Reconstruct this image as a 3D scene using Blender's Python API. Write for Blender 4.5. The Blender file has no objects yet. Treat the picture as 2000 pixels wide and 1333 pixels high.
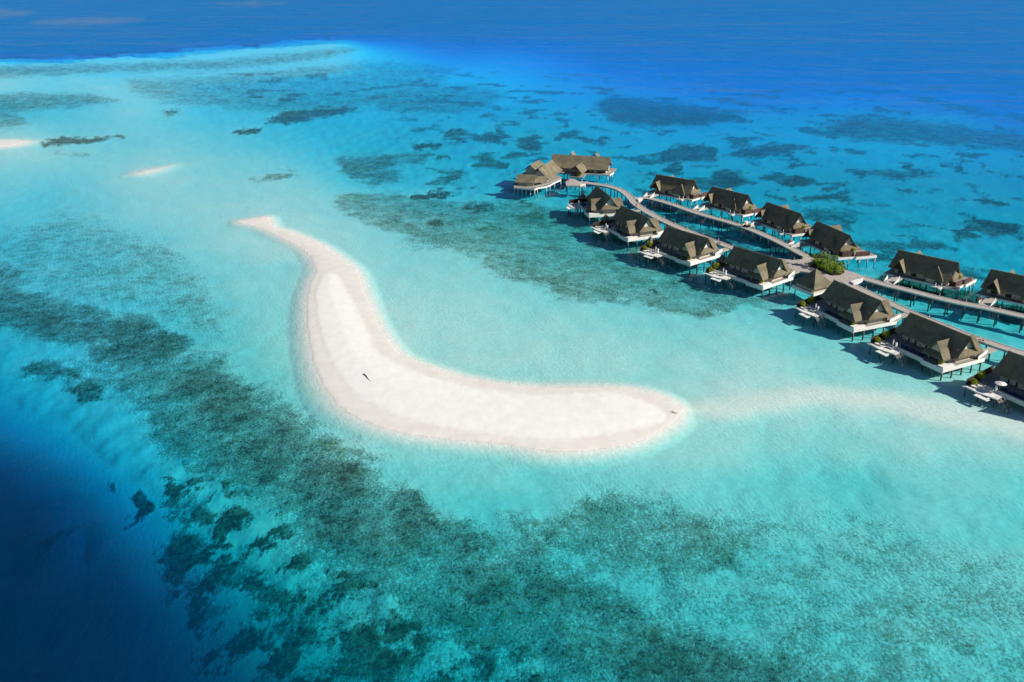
import bpy, math, random
import numpy as np

random.seed(7)
R = math.radians
S = bpy.context.scene
COL = S.collection

# ------------------------------------------------------------------ camera, sky, sun, exposure
CF, CH = 1750.0, 105.0                       # focal length in photo pixels, camera height in metres
CP = math.atan((666.5 + 90.0) / CF)          # downward pitch (sea horizon above the frame)
cam = bpy.data.cameras.new('camera')
cam.sensor_width = 36.0
cam.lens = CF / 2000.0 * 36.0
cam.clip_start = 1.0
cam.clip_end = 60000.0
cam_o = bpy.data.objects.new('camera', cam)
cam_o.location = (0, 0, CH)
cam_o.rotation_euler = (math.pi / 2 - CP, 0, 0)
COL.objects.link(cam_o)
S.camera = cam_o

SUN_EL, SUN_AZ = 32.0, 104.0                  # azimuth clockwise from +Y
world = bpy.data.worlds.new('World')
S.world = world
world.use_nodes = True
wn = world.node_tree.nodes
wl = world.node_tree.links
bg = wn['Background']
sky = wn.new('ShaderNodeTexSky')
sky.sky_type = 'NISHITA'
sky.sun_disc = False
sky.sun_elevation = R(SUN_EL)
sky.sun_rotation = R(SUN_AZ)
sky.air_density = 1.0
sky.dust_density = 0.1
sky.ozone_density = 4.0
wl.new(sky.outputs[0], bg.inputs[0])
bg.inputs[1].default_value = 0.05
sun = bpy.data.lights.new('sun', 'SUN')
sun.energy = 5.0
sun.angle = R(0.53)
sun.color = (1.0, 0.92, 0.80)
sun_o = bpy.data.objects.new('sun', sun)
sun_o.rotation_euler = (R(90 - SUN_EL), 0, R(180 - SUN_AZ))
sun_o.location = (200, 200, 200)
COL.objects.link(sun_o)
S.view_settings.view_transform = 'Standard'
S.view_settings.look = 'None'
S.view_settings.gamma = 1.0
S.view_settings.use_curve_mapping = False
S.view_settings.exposure = 0.42
S.cycles.transparent_max_bounces = 24
S.cycles.max_bounces = 8
S.cycles.use_denoising = True


# ------------------------------------------------------------------ measuring helpers
def un(px, py, z=0.0):
    """world point at height z that a pixel of the 2000x1333 photograph shows"""
    cp, sp = math.cos(CP), math.sin(CP)
    X = (px - 1000.0) / CF
    Y = (666.5 - py) / CF
    d = np.array([X, cp + Y * sp, -sp + Y * cp])
    t = (z - CH) / d[2]
    return np.array([d[0] * t, d[1] * t, z])


def pr_xy(x, y):
    cp, sp = math.cos(CP), math.sin(CP)
    depth = y * cp + CH * sp
    up = y * sp - CH * cp
    return 1000.0 + CF * x / depth, 666.5 - CF * up / depth


# ------------------------------------------------------------------ noise
_rng = np.random.default_rng(5)
_G = _rng.uniform(0, 2 * np.pi, (256, 256))


def perlin(x, y):
    xi = np.floor(x).astype(np.int64)
    yi = np.floor(y).astype(np.int64)
    xf = x - xi
    yf = y - yi

    def g(ix, iy, dx, dy):
        a = _G[ix & 255, iy & 255]
        return np.cos(a) * dx + np.sin(a) * dy
    u = xf * xf * xf * (xf * (xf * 6 - 15) + 10)
    v = yf * yf * yf * (yf * (yf * 6 - 15) + 10)
    a = g(xi, yi, xf, yf) * (1 - u) + g(xi + 1, yi, xf - 1, yf) * u
    b = g(xi, yi + 1, xf, yf - 1) * (1 - u) + g(xi + 1, yi + 1, xf - 1, yf - 1) * u
    return (a * (1 - v) + b * v) * 1.4


def fbm(x, y, oct=4, gain=0.5):
    s = np.zeros_like(x)
    a = 1.0
    for k in range(oct):
        s += a * perlin(x * 2 ** k + 17.3 * k, y * 2 ** k - 9.1 * k)
        a *= gain
    return s


def smooth(a, b, x):
    t = np.clip((x - a) / (b - a), 0, 1)
    return t * t * (3 - 2 * t)


def poly_sdf(px, py, pts, reach=1e9):
    """signed distance to a closed polygon, negative inside"""
    pts = np.array(pts, float)
    out = np.full(px.shape, 1e6)
    x0, y0 = pts.min(0) - reach
    x1, y1 = pts.max(0) + reach
    sel = np.where((px > x0) & (px < x1) & (py > y0) & (py < y1))[0]
    if not len(sel):
        return out
    X = px[sel]
    Y = py[sel]
    d2 = np.full(X.shape, 1e12)
    ins = np.zeros(X.shape, bool)
    n = len(pts)
    for i in range(n):
        ax, ay = pts[i]
        bx, by = pts[(i + 1) % n]
        ex, ey = bx - ax, by - ay
        t = np.clip(((X - ax) * ex + (Y - ay) * ey) / (ex * ex + ey * ey + 1e-9), 0, 1)
        d2 = np.minimum(d2, (X - ax - t * ex) ** 2 + (Y - ay - t * ey) ** 2)
        c = ((ay > Y) != (by > Y))
        with np.errstate(divide='ignore', invalid='ignore'):
            xc = ax + (Y - ay) * ex / (ey if abs(ey) > 1e-9 else 1e-9)
        ins ^= c & (X < xc)
    d = np.sqrt(d2)
    out[sel] = np.where(ins, -d, d)
    return out


def closed_spline(pts, per=6):
    P = [np.array(p, float) for p in pts]
    n = len(P)
    out = []
    for i in range(n):
        a, b, c, d = P[i - 1], P[i], P[(i + 1) % n], P[(i + 2) % n]
        for k in range(per):
            t = k / per
            out.append(0.5 * ((2 * b) + (-a + c) * t + (2 * a - 5 * b + 4 * c - d) * t * t + (-a + 3 * b - 3 * c + d) * t ** 3))
    return out


# ------------------------------------------------------------------ node material helper
class NM:
    def __init__(self, name):
        self.m = bpy.data.materials.new(name)
        self.m.use_nodes = True
        self.t = self.m.node_tree
        self.t.nodes.clear()
        self.out = self.n('ShaderNodeOutputMaterial')

    def n(self, typ, **kw):
        nd = self.t.nodes.new(typ)
        for k, v in kw.items():
            setattr(nd, k, v)
        return nd

    def set(self, sock, v):
        if isinstance(v, bpy.types.NodeSocket):
            self.t.links.new(v, sock)
        elif isinstance(v, (tuple, list)) and len(v) == 3 and sock.type == 'RGBA':
            sock.default_value = (*v, 1)
        else:
            sock.default_value = v

    def math(self, op, a, b=0.0, c=None, clamp=False):
        nd = self.n('ShaderNodeMath', operation=op, use_clamp=clamp)
        self.set(nd.inputs[0], a)
        self.set(nd.inputs[1], b)
        if c is not None:
            self.set(nd.inputs[2], c)
        return nd.outputs[0]

    def mix(self, f, a, b):
        nd = self.n('ShaderNodeMix', data_type='RGBA')
        self.set(nd.inputs[0], f)
        self.set(nd.inputs[6], a)
        self.set(nd.inputs[7], b)
        return nd.outputs[2]

    def rng(self, v, a, b, c=0.0, d=1.0, kind='SMOOTHSTEP'):
        nd = self.n('ShaderNodeMapRange', interpolation_type=kind, clamp=True) if kind != 'LINEAR' else self.n('ShaderNodeMapRange', clamp=True)
        for i, q in enumerate((v, a, b, c, d)):
            self.set(nd.inputs[i], q)
        return nd.outputs[0]

    def noise(self, scale, detail=3.0, rough=0.55, vec=None, dist=0.0):
        nd = self.n('ShaderNodeTexNoise')
        nd.inputs['Scale'].default_value = scale
        nd.inputs['Detail'].default_value = detail
        nd.inputs['Roughness'].default_value = rough
        nd.inputs['Distortion'].default_value = dist
        if vec is not None:
            self.t.links.new(vec, nd.inputs['Vector'])
        return nd.outputs[0]

    def pos(self, scale=(1, 1, 1), rot=0.0, obj=False):
        if obj:
            src = self.n('ShaderNodeTexCoord').outputs['Object']
        else:
            src = self.n('ShaderNodeNewGeometry').outputs['Position']
        mp = self.n('ShaderNodeMapping')
        mp.inputs['Scale'].default_value = scale
        mp.inputs['Rotation'].default_value = (0, 0, rot)
        self.t.links.new(src, mp.inputs['Vector'])
        return mp.outputs[0]

    def attr(self, name):
        return self.n('ShaderNodeAttribute', attribute_name=name).outputs['Fac']

    def bump(self, h, strength=1.0, dist=1.0, normal=None):
        nd = self.n('ShaderNodeBump')
        nd.inputs['Strength'].default_value = strength
        nd.inputs['Distance'].default_value = dist
        self.t.links.new(h, nd.inputs['Height'])
        if normal is not None:
            self.t.links.new(normal, nd.inputs['Normal'])
        return nd.outputs[0]

    def bsdf(self, color, rough=0.8, normal=None, spec=0.3, metal=0.0):
        b = self.n('ShaderNodeBsdfPrincipled')
        self.set(b.inputs['Base Color'], color)
        self.set(b.inputs['Roughness'], rough)
        b.inputs['Specular IOR Level'].default_value = spec
        b.inputs['Metallic'].default_value = metal
        if normal is not None:
            self.t.links.new(normal, b.inputs['Normal'])
        self.t.links.new(b.outputs[0], self.out.inputs[0])
        return self.m


# ------------------------------------------------------------------ SEABED MAPS (measured on the photograph, held as ground data)
# depth soundings: photo pixel -> metres of water
DEPTH = """
-300,0,45 0,0,45 400,0,45 800,0,42 1200,0,40 1600,0,42 2000,0,45 2300,0,45 -300,60,45 0,60,42 400,55,42 700,50,38 900,60,30 1200,60,30 1600,60,32 2000,60,36 2300,60,40
0,100,36 200,104,34 350,92,30 520,78,24 700,64,24 0,130,1.5 150,132,1.8 320,122,1.7 500,106,1.8 680,96,2.2 800,100,7 900,95,14 1000,110,9 1200,120,18 1400,130,20 1700,150,20 2000,160,24 2300,160,26
-300,170,1.2 0,170,0.9 200,170,1.0 400,150,2.0 600,160,3.1 800,160,3.8 1000,165,5 1200,170,8 1500,180,13 1800,190,12 2000,200,14 2300,200,15
-300,215,2.2 0,210,2.3 150,200,1.8 100,235,1.4 250,215,1.0 400,215,1.9 600,220,2.9 800,220,4 1000,220,4.8 1200,220,5 1500,220,5.5 1700,225,5 1850,225,5.5 2000,240,8 2300,250,9
-300,280,.4 0,282,.6 40,282,.55 110,282,.95 250,280,1.15 500,280,1.5 700,280,2.8 850,280,3.6 1000,280,4 1300,280,4.4 1600,280,4.6 2000,300,5.2 2300,300,5.5
-300,340,1.2 0,340,1.05 200,345,.95 300,334,.65 400,340,.9 550,340,1.0 700,340,2.0 900,340,3 1000,330,3.6 1250,330,4.2 1500,350,4.3 1700,350,4.4 2000,350,4.8
-300,400,2 0,400,1.55 100,390,1.6 250,390,1.0 400,400,.8 600,400,.85 750,400,1.5 900,400,2.2 1050,400,2.6 1300,380,3.6 1500,400,3.8 1700,430,4 1950,420,4.4 2300,420,4.8
-300,450,2.4 0,450,1.9 150,450,1.7 300,450,1.15 430,450,.8 560,490,.55 700,460,.8 900,450,1.5 1100,450,2.0 1350,440,2.6 1600,460,3.2 1850,470,3.7 2000,480,3.8
-300,520,2.8 0,520,2.1 200,520,1.8 330,510,1.35 450,520,1.0 560,520,.9 760,520,.85 900,520,.95 1050,510,1.4 1200,500,1.7 1400,540,1.9 1550,520,2.2 1750,540,2.6 1950,545,3 2300,545,3.6
-300,600,3.4 0,600,2.4 200,600,2.0 380,590,1.7 480,600,1.1 570,600,.9 760,610,.62 900,620,.66 1100,600,.9 1250,590,1.15 1400,620,1.0 1550,610,1.15 1700,640,1.3 1900,620,1.9 2000,640,1.9 2300,660,1.9
-300,680,6 0,665,3.4 120,670,2.5 300,670,2.2 450,690,1.5 540,690,1.1 880,680,.62 1050,690,.66 1200,690,.72 1400,690,.85 1550,700,.9 1700,710,.95 1850,750,.8
-300,760,12 0,750,5.2 100,740,3.8 250,750,2.5 400,750,2.0 520,760,1.5 620,770,.9 1050,730,.75 1250,740,.8 1400,730,.7 1560,735,.75 1700,745,.8 1450,782,.5 1540,778,.5 1680,785,.5 1850,805,.5 2000,830,.6 2300,850,.7
-300,830,24 0,830,10 100,830,6 200,830,4.2 330,830,2.8 480,830,2.0 620,840,1.4 730,870,.9 1350,850,.7 1420,822,.75 1500,828,.95 1650,838,.95 1750,850,.8
-300,920,34 0,920,21 100,920,14 220,920,6.5 330,920,4.2 450,920,2.7 600,920,2.0 750,920,1.4 850,920,1.1 1000,920,.95 1200,920,.9 1400,890,.85 1600,900,1.2 1700,920,1.25 1850,900,.9 2000,920,.95 2300,920,1
-300,1000,40 0,1000,33 150,1000,21 270,1000,9 400,1000,5 520,1000,3.2 700,1000,2.1 850,1000,1.6 1000,1000,1.35 1200,1000,1.3 1400,1000,1.1 1600,1000,1.05 1800,1000,1.0 2000,1000,1.1 2300,1000,1.2
-300,1100,45 0,1100,32 200,1100,21 350,1100,12 470,1100,6.8 600,1100,3.8 750,1100,2.5 900,1100,2.0 1100,1100,1.7 1300,1100,1.5 1500,1100,1.35 1700,1100,1.15 2000,1100,1.0 2300,1100,1.1
-300,1200,45 0,1200,36 250,1200,25 400,1200,15 520,1200,8.5 650,1200,5 800,1200,3.4 950,1200,2.6 1100,1200,2.0 1300,1200,1.7 1600,1200,1.5 2000,1200,1.2 2300,1200,1.2
-300,1333,45 0,1333,40 300,1333,27 480,1333,14 650,1333,7.5 800,1333,5.2 950,1333,4 1100,1333,2.9 1300,1333,2.1 1600,1333,1.7 2000,1333,1.4 2300,1333,1.3
-300,1600,45 0,1600,45 500,1600,24 900,1600,7 1300,1600,3 1700,1600,2 2300,1600,1.6
"""
DP = np.array([[float(v) for v in s.split(',')] for s in DEPTH.split()])


def warp(px, py):
    return px / 200.0, 3.6 * np.log(np.maximum(py, -75.0) + 120.0)


_cu, _cv = warp(DP[:, 0], DP[:, 1])
_n = len(DP)
_A = np.zeros((_n + 1, _n + 1))
_A[:_n, :_n] = -np.hypot(_cu[:, None] - _cu[None], _cv[:, None] - _cv[None])
_A[:_n, :_n] -= np.eye(_n) * 0.01
_A[_n, :_n] = _A[:_n, _n] = 1
_W = np.linalg.solve(_A, np.append(np.log(DP[:, 2]), 0))

SANDBANK = closed_spline([(466, 432), (495, 427), (521, 423), (528, 429), (536, 443), (566, 452), (595, 464), (622, 476), (652, 494), (682, 516), (700, 536), (712, 566), (728, 606), (744, 640), (768, 676), (792, 697), (840, 717), (900, 735), (960, 747), (1040, 755), (1120, 756), (1200, 756), (1262, 765), (1308, 781), (1331, 795), (1334, 803), (1318, 824), (1284, 845), (1240, 864), (1180, 876), (1120, 881), (1060, 879), (1000, 868), (920, 861), (840, 853), (784, 844), (740, 832), (692, 811), (656, 784), (628, 742), (610, 690), (603, 640), (602, 590), (608, 552), (618, 530), (612, 508), (592, 487), (562, 470), (532, 455), (505, 443), (482, 438)], 4)
DRY = closed_spline([(625, 545), (640, 534), (662, 540), (672, 562), (690, 590), (704, 620), (718, 648), (734, 684), (756, 700), (808, 726), (860, 742), (920, 757), (1000, 768), (1060, 772), (1130, 768), (1190, 766), (1240, 778), (1290, 800), (1296, 818), (1262, 836), (1200, 848), (1120, 860), (1060, 862), (1000, 854), (930, 846), (860, 836), (800, 822), (740, 800), (690, 768), (655, 724), (632, 672), (618, 620), (616, 576)], 4)
BAR1 = [(-120, 270), (-40, 271), (40, 271), (78, 274), (60, 283), (20, 290), (-60, 296), (-140, 292)]
BAR2 = [(248, 341), (270, 332), (300, 327), (338, 321), (342, 323), (318, 334), (290, 342), (262, 344)]

# reef cover: (outline, cover 0..1, edge softness in px, kind 0 brown .. 1 olive green)
REEF = [
    ([(-60, 540), (40, 545), (100, 565), (200, 596), (290, 606), (350, 640), (384, 664), (350, 695), (280, 715), (200, 692), (150, 655), (60, 640), (0, 630), (-80, 640)], .62, 26, .1),
    ([(-60, 490), (20, 500), (60, 530), (30, 560), (-60, 570)], .5, 20, .1),
    ([(0, 440), (130, 400), (240, 440), (330, 470), (420, 560), (440, 640), (400, 660), (300, 600), (200, 590), (100, 560), (40, 530), (-60, 480), (-60, 440)], .30, 30, .6),
    ([(160, 690), (270, 700), (340, 690), (400, 675), (446, 680), (470, 712), (480, 735), (540, 770), (600, 812), (660, 850), (700, 880), (740, 910), (800, 950), (880, 990), (970, 1030), (1020, 1075), (960, 1120), (860, 1120), (760, 1110), (700, 1100), (660, 1085), (620, 1035), (560, 1000), (520, 985), (460, 950), (420, 900), (330, 860), (260, 790), (200, 730)], .50, 30, .4),
    ([(300, 720), (390, 690), (450, 700), (480, 740), (540, 790), (600, 850), (700, 890), (740, 930), (820, 960), (900, 1005), (975, 1045), (940, 1065), (850, 1050), (760, 1030), (700, 1060), (655, 1080), (640, 1050), (600, 1000), (540, 950), (470, 905), (380, 905), (355, 880), (440, 850), (380, 800), (320, 760)], .62, 26, .1),
    ([(560, 830), (640, 830), (720, 850), (752, 890), (700, 900), (620, 880), (570, 860)], .55, 22, .95),
    ([(620, 1040), (800, 1050), (960, 1050), (1080, 1085), (1200, 1120), (1330, 1180), (1450, 1230), (1600, 1260), (1750, 1300), (1760, 1400), (1000, 1400), (900, 1240), (760, 1170), (680, 1110)], .50, 50, .5),
    ([(860, 1090), (1010, 1075), (1120, 1110), (1240, 1150), (1290, 1200), (1200, 1230), (1080, 1200), (940, 1160)], .60, 40, .35),
    ([(1240, 1190), (1400, 1220), (1500, 1260), (1600, 1300), (1560, 1400), (1200, 1400), (1180, 1280)], .60, 40, .25),
    ([(1120, 985), (1150, 955), (1208, 934), (1260, 940), (1300, 965), (1400, 1000), (1480, 1040), (1450, 1110), (1330, 1120), (1180, 1100), (1060, 1060), (1000, 1020), (960, 1000), (1010, 985), (1060, 1000)], .44, 30, .7),
    ([(1060, 1010), (1090, 1020), (1085, 1050), (1060, 1045)], .55, 12, .3),
    ([(1280, 960), (1500, 975), (1700, 985), (1850, 1040), (2000, 1080), (2300, 1120), (2300, 1500), (1300, 1500), (1250, 1200), (1200, 1060)], .25, 60, .7),
    ([(1500, 1180), (1700, 1120), (1900, 1180), (2100, 1250), (2100, 1500), (1500, 1500)], .30, 60, .6),
    ([(236, 940), (262, 925), (290, 935), (286, 965), (262, 978), (238, 985)], .88, 10, .1),
    ([(334, 968), (372, 954), (404, 950), (400, 972), (360, 986), (336, 984)], .85, 10, .3),
    ([(318, 1035), (340, 1008), (390, 1002), (416, 1020), (400, 1050), (378, 1078), (340, 1080), (320, 1060)], .92, 12, .1),
    ([(384, 1080), (410, 1055), (450, 1045), (500, 1050), (530, 1070), (510, 1096), (450, 1092), (400, 1100)], .9, 12, .1),
    ([(412, 965), (450, 960), (480, 975), (470, 995), (430, 992)], .85, 12, .3),
    ([(376, 1140), (410, 1125), (450, 1115), (460, 1130), (420, 1152), (384, 1154)], .8, 14, .2),
    ([(434, 1215), (460, 1184), (500, 1190), (500, 1222), (460, 1228)], .85, 12, .2),
    ([(480, 1095), (540, 1090), (580, 1120), (620, 1150), (640, 1200), (600, 1235), (550, 1225), (540, 1180), (500, 1140)], .75, 22, .3),
    ([(640, 1210), (680, 1188), (740, 1186), (790, 1205), (840, 1240), (830, 1290), (780, 1300), (700, 1290), (650, 1260)], .88, 16, .45),
    ([(470, 1280), (520, 1262), (560, 1258), (594, 1290), (580, 1360), (500, 1360)], .85, 18, .15),
    ([(610, 1300), (680, 1290), (700, 1330), (640, 1360)], .7, 18, .3),
    ([(700, 1130), (724, 1118), (752, 1140), (748, 1168), (716, 1166)], .85, 12, .2),
    ([(700, 1100), (790, 1140), (860, 1190), (800, 1210), (720, 1190), (680, 1150)], .5, 30, .5),
    ([(930, 1240), (960, 1220), (1030, 1230), (1040, 1260), (1000, 1270), (1015, 1333), (980, 1370), (940, 1320)], .8, 16, .3),
    ([(980, 1236), (1010, 1224), (1042, 1240), (1030, 1258), (990, 1256)], .8, 10, .2),
    ([(780, 1280), (860, 1270), (930, 1290), (940, 1333), (860, 1370), (790, 1340)], .55, 24, .4),
    ([(186, 915), (204, 908), (214, 922), (196, 928)], .75, 8, .1),
    ([(60, 985), (100, 975), (135, 975), (110, 995), (80, 1005)], .6, 12, .1),
    ([(30, 690), (80, 680), (130, 690), (170, 705), (150, 725), (90, 715), (50, 712)], .6, 12, .3),
    ([(130, 735), (190, 715), (210, 730), (180, 755), (140, 760)], .65, 10, .3),
    # reef flat of the lagoon, under and in front of the villas
    ([(642, 384), (690, 370), (775, 366), (850, 378), (905, 386), (950, 388), (1000, 372), (1060, 385), (1120, 395), (1200, 430), (1300, 480), (1400, 540), (1480, 560), (1560, 570), (1540, 590), (1440, 592), (1390, 610), (1338, 606), (1284, 596), (1212, 584), (1125, 583), (1072, 556), (1002, 548), (950, 520), (932, 497), (880, 482), (775, 453), (690, 424), (660, 400)], .45, 12, .75),
    ([(690, 385), (780, 378), (860, 395), (940, 410), (1020, 440), (1060, 480), (1000, 500), (930, 470), (850, 450), (760, 430), (710, 405)], .42, 22, .1),
    ([(810, 432), (840, 424), (866, 432), (850, 442), (822, 441)], .75, 7, .05),
    ([(900, 388), (940, 380), (960, 396), (930, 408), (905, 402)], .7, 8, .05),
    ([(646, 304), (690, 292), (760, 286), (822, 284), (836, 294), (790, 304), (760, 316), (800, 330), (770, 345), (730, 355), (690, 340), (660, 322)], .52, 10, .25),
    ([(792, 374), (812, 366), (850, 364), (898, 362), (890, 370), (850, 374), (820, 381), (800, 380)], .95, 4, 0.0),
    ([(520, 232), (545, 212), (600, 204), (660, 198), (696, 202), (680, 212), (620, 220), (560, 234)], .85, 6, .05),
    ([(452, 252), (480, 244), (516, 242), (510, 249), (470, 256)], .85, 4, .05),
    ([(312, 214), (340, 208), (358, 214), (330, 222)], .7, 5, .05),
    ([(78, 278), (110, 266), (150, 262), (200, 264), (248, 262), (240, 267), (180, 276), (120, 283), (84, 283)], .8, 5, .35),
    ([(98, 292), (150, 292), (200, 298), (170, 303), (120, 299)], .45, 6, .4),
    ([(494, 350), (520, 334), (560, 328), (582, 331), (560, 344), (520, 352)], .5, 6, .45),
    ([(1258, 384), (1290, 368), (1380, 396), (1470, 421), (1560, 460), (1610, 492), (1584, 502), (1520, 470), (1440, 438), (1340, 406)], .85, 5, .2),  # strip of bottom darkened along the ocean villa fronts
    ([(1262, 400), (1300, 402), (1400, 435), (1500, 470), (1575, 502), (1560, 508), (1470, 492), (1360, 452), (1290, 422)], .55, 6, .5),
    ([(1686, 541), (1740, 516), (1880, 552), (2000, 580), (2100, 620), (1990, 612), (1860, 586), (1740, 556)], .85, 5, .2),  # same darkening along the right-hand ocean villas
    ([(1270, 556), (1284, 550), (1294, 555), (1288, 562), (1274, 560)], .95, 3, 0.0),
    ([(-100, 128), (60, 122), (250, 118), (420, 112), (600, 96), (700, 86), (690, 100), (600, 118), (420, 136), (200, 140), (0, 150), (-100, 150)], .46, 10, .02),
    ([(-100, 182), (60, 176), (180, 180), (240, 196), (120, 206), (0, 216), (-100, 220)], .45, 8, .2),
    ([(-100, 190), (-20, 190), (30, 215), (60, 240), (20, 250), (-100, 248)], .4, 10, .3),
    ([(240, 150), (420, 140), (620, 122), (760, 108), (900, 120), (860, 160), (720, 200), (600, 215), (460, 210), (330, 200), (260, 180)], .40, 14, .1),
    ([(700, 160), (900, 150), (1000, 170), (960, 200), (860, 215), (740, 205)], .45, 14, .1),
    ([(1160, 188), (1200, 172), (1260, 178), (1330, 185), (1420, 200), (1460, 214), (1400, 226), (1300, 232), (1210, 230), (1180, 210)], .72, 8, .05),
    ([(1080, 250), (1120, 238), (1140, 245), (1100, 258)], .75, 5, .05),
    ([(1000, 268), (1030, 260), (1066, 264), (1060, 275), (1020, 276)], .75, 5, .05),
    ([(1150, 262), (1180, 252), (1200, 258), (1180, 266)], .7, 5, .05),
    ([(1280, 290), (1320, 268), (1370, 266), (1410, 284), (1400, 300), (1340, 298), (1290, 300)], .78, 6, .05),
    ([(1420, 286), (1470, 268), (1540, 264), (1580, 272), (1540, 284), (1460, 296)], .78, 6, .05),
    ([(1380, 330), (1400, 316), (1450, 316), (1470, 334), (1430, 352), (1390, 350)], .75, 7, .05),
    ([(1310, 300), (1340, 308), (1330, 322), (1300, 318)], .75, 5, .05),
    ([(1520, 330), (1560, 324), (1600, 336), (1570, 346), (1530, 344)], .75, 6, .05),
    ([(1600, 240), (1660, 210), (1760, 215), (1860, 226), (1980, 240), (2100, 255), (2050, 280), (1900, 270), (1760, 262), (1680, 262)], .62, 12, .02),
    ([(1690, 215), (1760, 218), (1850, 232), (1800, 248), (1720, 244)], .6, 10, .0),
    ([(1670, 320), (1740, 312), (1840, 318), (1830, 328), (1740, 332)], .55, 6, .05),
    ([(800, 276), (840, 268), (866, 270), (850, 278), (815, 280)], .85, 4, .05),
    ([(860, 244), (900, 238), (910, 248), (870, 254)], .7, 4, .05),
    ([(920, 256), (960, 246), (1000, 252), (980, 268), (940, 266)], .75, 5, .05),
    ([(850, 292), (880, 290), (884, 298), (860, 300)], .7, 4, .05),
    ([(780, 190), (840, 178), (870, 186), (830, 194)], .7, 5, .05),
    ([(1700, 470), (1790, 440), (1800, 455), (1730, 485)], .5, 8, .1),
    ([(1880, 420), (1950, 412), (2010, 424), (1980, 434), (1900, 432)], .8, 6, .05),
    ([(1560, 390), (1640, 384), (1700, 400), (1640, 412), (1580, 408)], .55, 8, .05),
]

# ---- lattice of the sea floor: rows densen with nearness, covers the ground far past the frame
rows = np.concatenate([np.array([-88.0, -86, -82, -76, -66, -52, -36, -22, -12, -5]), np.arange(0, 1345, 3.2), np.arange(1350, 1900, 14)])
cols = np.concatenate([np.arange(-2600, -60, 60), np.arange(-60, 2062, 3.4), np.arange(2070, 4700, 60)])
NX, NY = len(cols), len(rows)
PXg, PYg = np.meshgrid(cols, rows)
PXg = PXg.ravel()
PYg = PYg.ravel()
cp_, sp_ = math.cos(CP), math.sin(CP)
Yn = (666.5 - PYg) / CF
dz = -sp_ + Yn * cp_
tt = -CH / dz
GX = (PXg - 1000.0) / CF * tt
GY = (cp_ + Yn * sp_) * tt

# soundings -> depth
qx = np.clip(PXg, -320, 2320)
qy = np.clip(PYg, -20, 1620)
near = np.minimum((qy + 90) / 800.0, 1.6)
jx = fbm(GX / 22, GY / 22, 3)
jy = fbm(GX / 22 + 50, GY / 22 + 31, 3)
U, V = warp(qx + jx * 9 * near, qy + jy * 5 * near)
ld = np.empty(U.shape)
for a in range(0, len(U), 40000):
    b = a + 40000
    ld[a:b] = -np.hypot(U[a:b, None] - _cu[None], V[a:b, None] - _cv[None]) @ _W[:_n] + _W[_n]
depth = np.exp(np.clip(ld, math.log(0.05), math.log(48)))
calm = smooth(9, 2.5, depth)
depth *= 1 + .32 * smooth(870, 940, PYg) * smooth(720, 950, PXg) + .10 * smooth(420, 300, PYg)
depth *= 1 + .22 * smooth(5, 2, depth)
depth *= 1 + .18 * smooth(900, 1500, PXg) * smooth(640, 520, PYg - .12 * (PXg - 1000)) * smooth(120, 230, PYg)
depth *= 1 + (0.14 * fbm(GX / 9, GY / 9, 3) + 0.08 * fbm(GX / 40, GY / 40, 2)) * calm
SLICK = np.zeros(PXg.shape)      # smooth slicks far out that mirror more of the sky
for sh_ in ([(60, 45), (120, 38), (200, 34), (280, 38), (220, 46), (120, 50)], [(-120, 22), (-20, 18), (60, 24), (20, 31), (-80, 32)], [(430, 8), (500, 3), (560, 7), (500, 11)]):
    ds_ = np.minimum(poly_sdf(PXg + 14 * jx, PYg + 1.5 * jy, sh_, 40), 100)
    SLICK = np.maximum(SLICK, smooth(7, -5, ds_) * (.75 + .5 * fbm(GX / 60, GY / 140, 4, .6)))

edge_y = np.interp(PXg, [-300, 0, 150, 320, 500, 700], [123, 120, 119, 108, 95, 78]) + 8 * fbm(GX / 70, GY / 70, 5, .65)
ed = PYg - edge_y
wgt = smooth(740, 640, PXg) * (np.abs(ed) < 60)
steep = np.where(ed < 0, np.minimum(2.2 * np.exp(np.clip(-ed, 0, 26) * .115), 48), np.minimum(depth, 2.0 + ed * .0))
steep = np.where(ed < 0, np.maximum(steep, np.where(ed < -24, depth, 0)), steep)
depth = depth * (1 - wgt) + steep * wgt

# sand bank and bars
def sand(poly):
    w = [un(p[0], p[1])[:2] for p in poly]
    return np.minimum(poly_sdf(GX, GY, w, 300.0), 1e4)


TAIL = [(1326, 793), (1400, 776), (1500, 765), (1600, 762), (1750, 772), (1900, 797), (2150, 840), (2150, 880), (1900, 832), (1750, 803), (1600, 794), (1480, 797), (1400, 807), (1330, 808)]
tl_ = smooth(22, -12, np.minimum(poly_sdf(PXg + 10 * jx * near, PYg + 10 * jy * near, TAIL, 60), 200))
depth = depth * (1 - tl_) + np.minimum(depth, .33) * tl_
sd = sand(SANDBANK) + 0.35 * fbm(GX / 3, GY / 3, 3)
sdry = sand(DRY) + 0.5 * fbm(GX / 2.5, GY / 2.5, 3)
sb1 = sand(BAR1)
sb2 = sand(BAR2)
sbar = np.minimum(sb1, sb2) + 6.0 + 1.2 * fbm(GX / 5, GY / 5, 3)
depth = np.minimum(depth, 0.03 + 0.11 * np.maximum(sd, 0) + 0.012 * np.maximum(sd, 0) ** 2)
depth = np.minimum(depth, 0.03 + 0.06 * np.maximum(sbar, 0) + 0.003 * np.maximum(sbar, 0) ** 2)
Z = -np.where(depth < 5, depth, 5 + (depth - 5) * 0.28)     # apparent depth: refraction and a gentle drop-off
ins = sd < 0
rise = np.where(sdry < 0, 0.22 + 0.50 * (1 - np.exp(sdry / 8.0)), 0.22 * (1 - np.exp(sd / 2.6)))
Z = np.where(ins, 0.02 + np.maximum(rise, 0), Z)
Z = np.where(sbar < 0, 0.005 + 0.05 * (1 - np.exp(sbar / 2.5)), Z)
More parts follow.
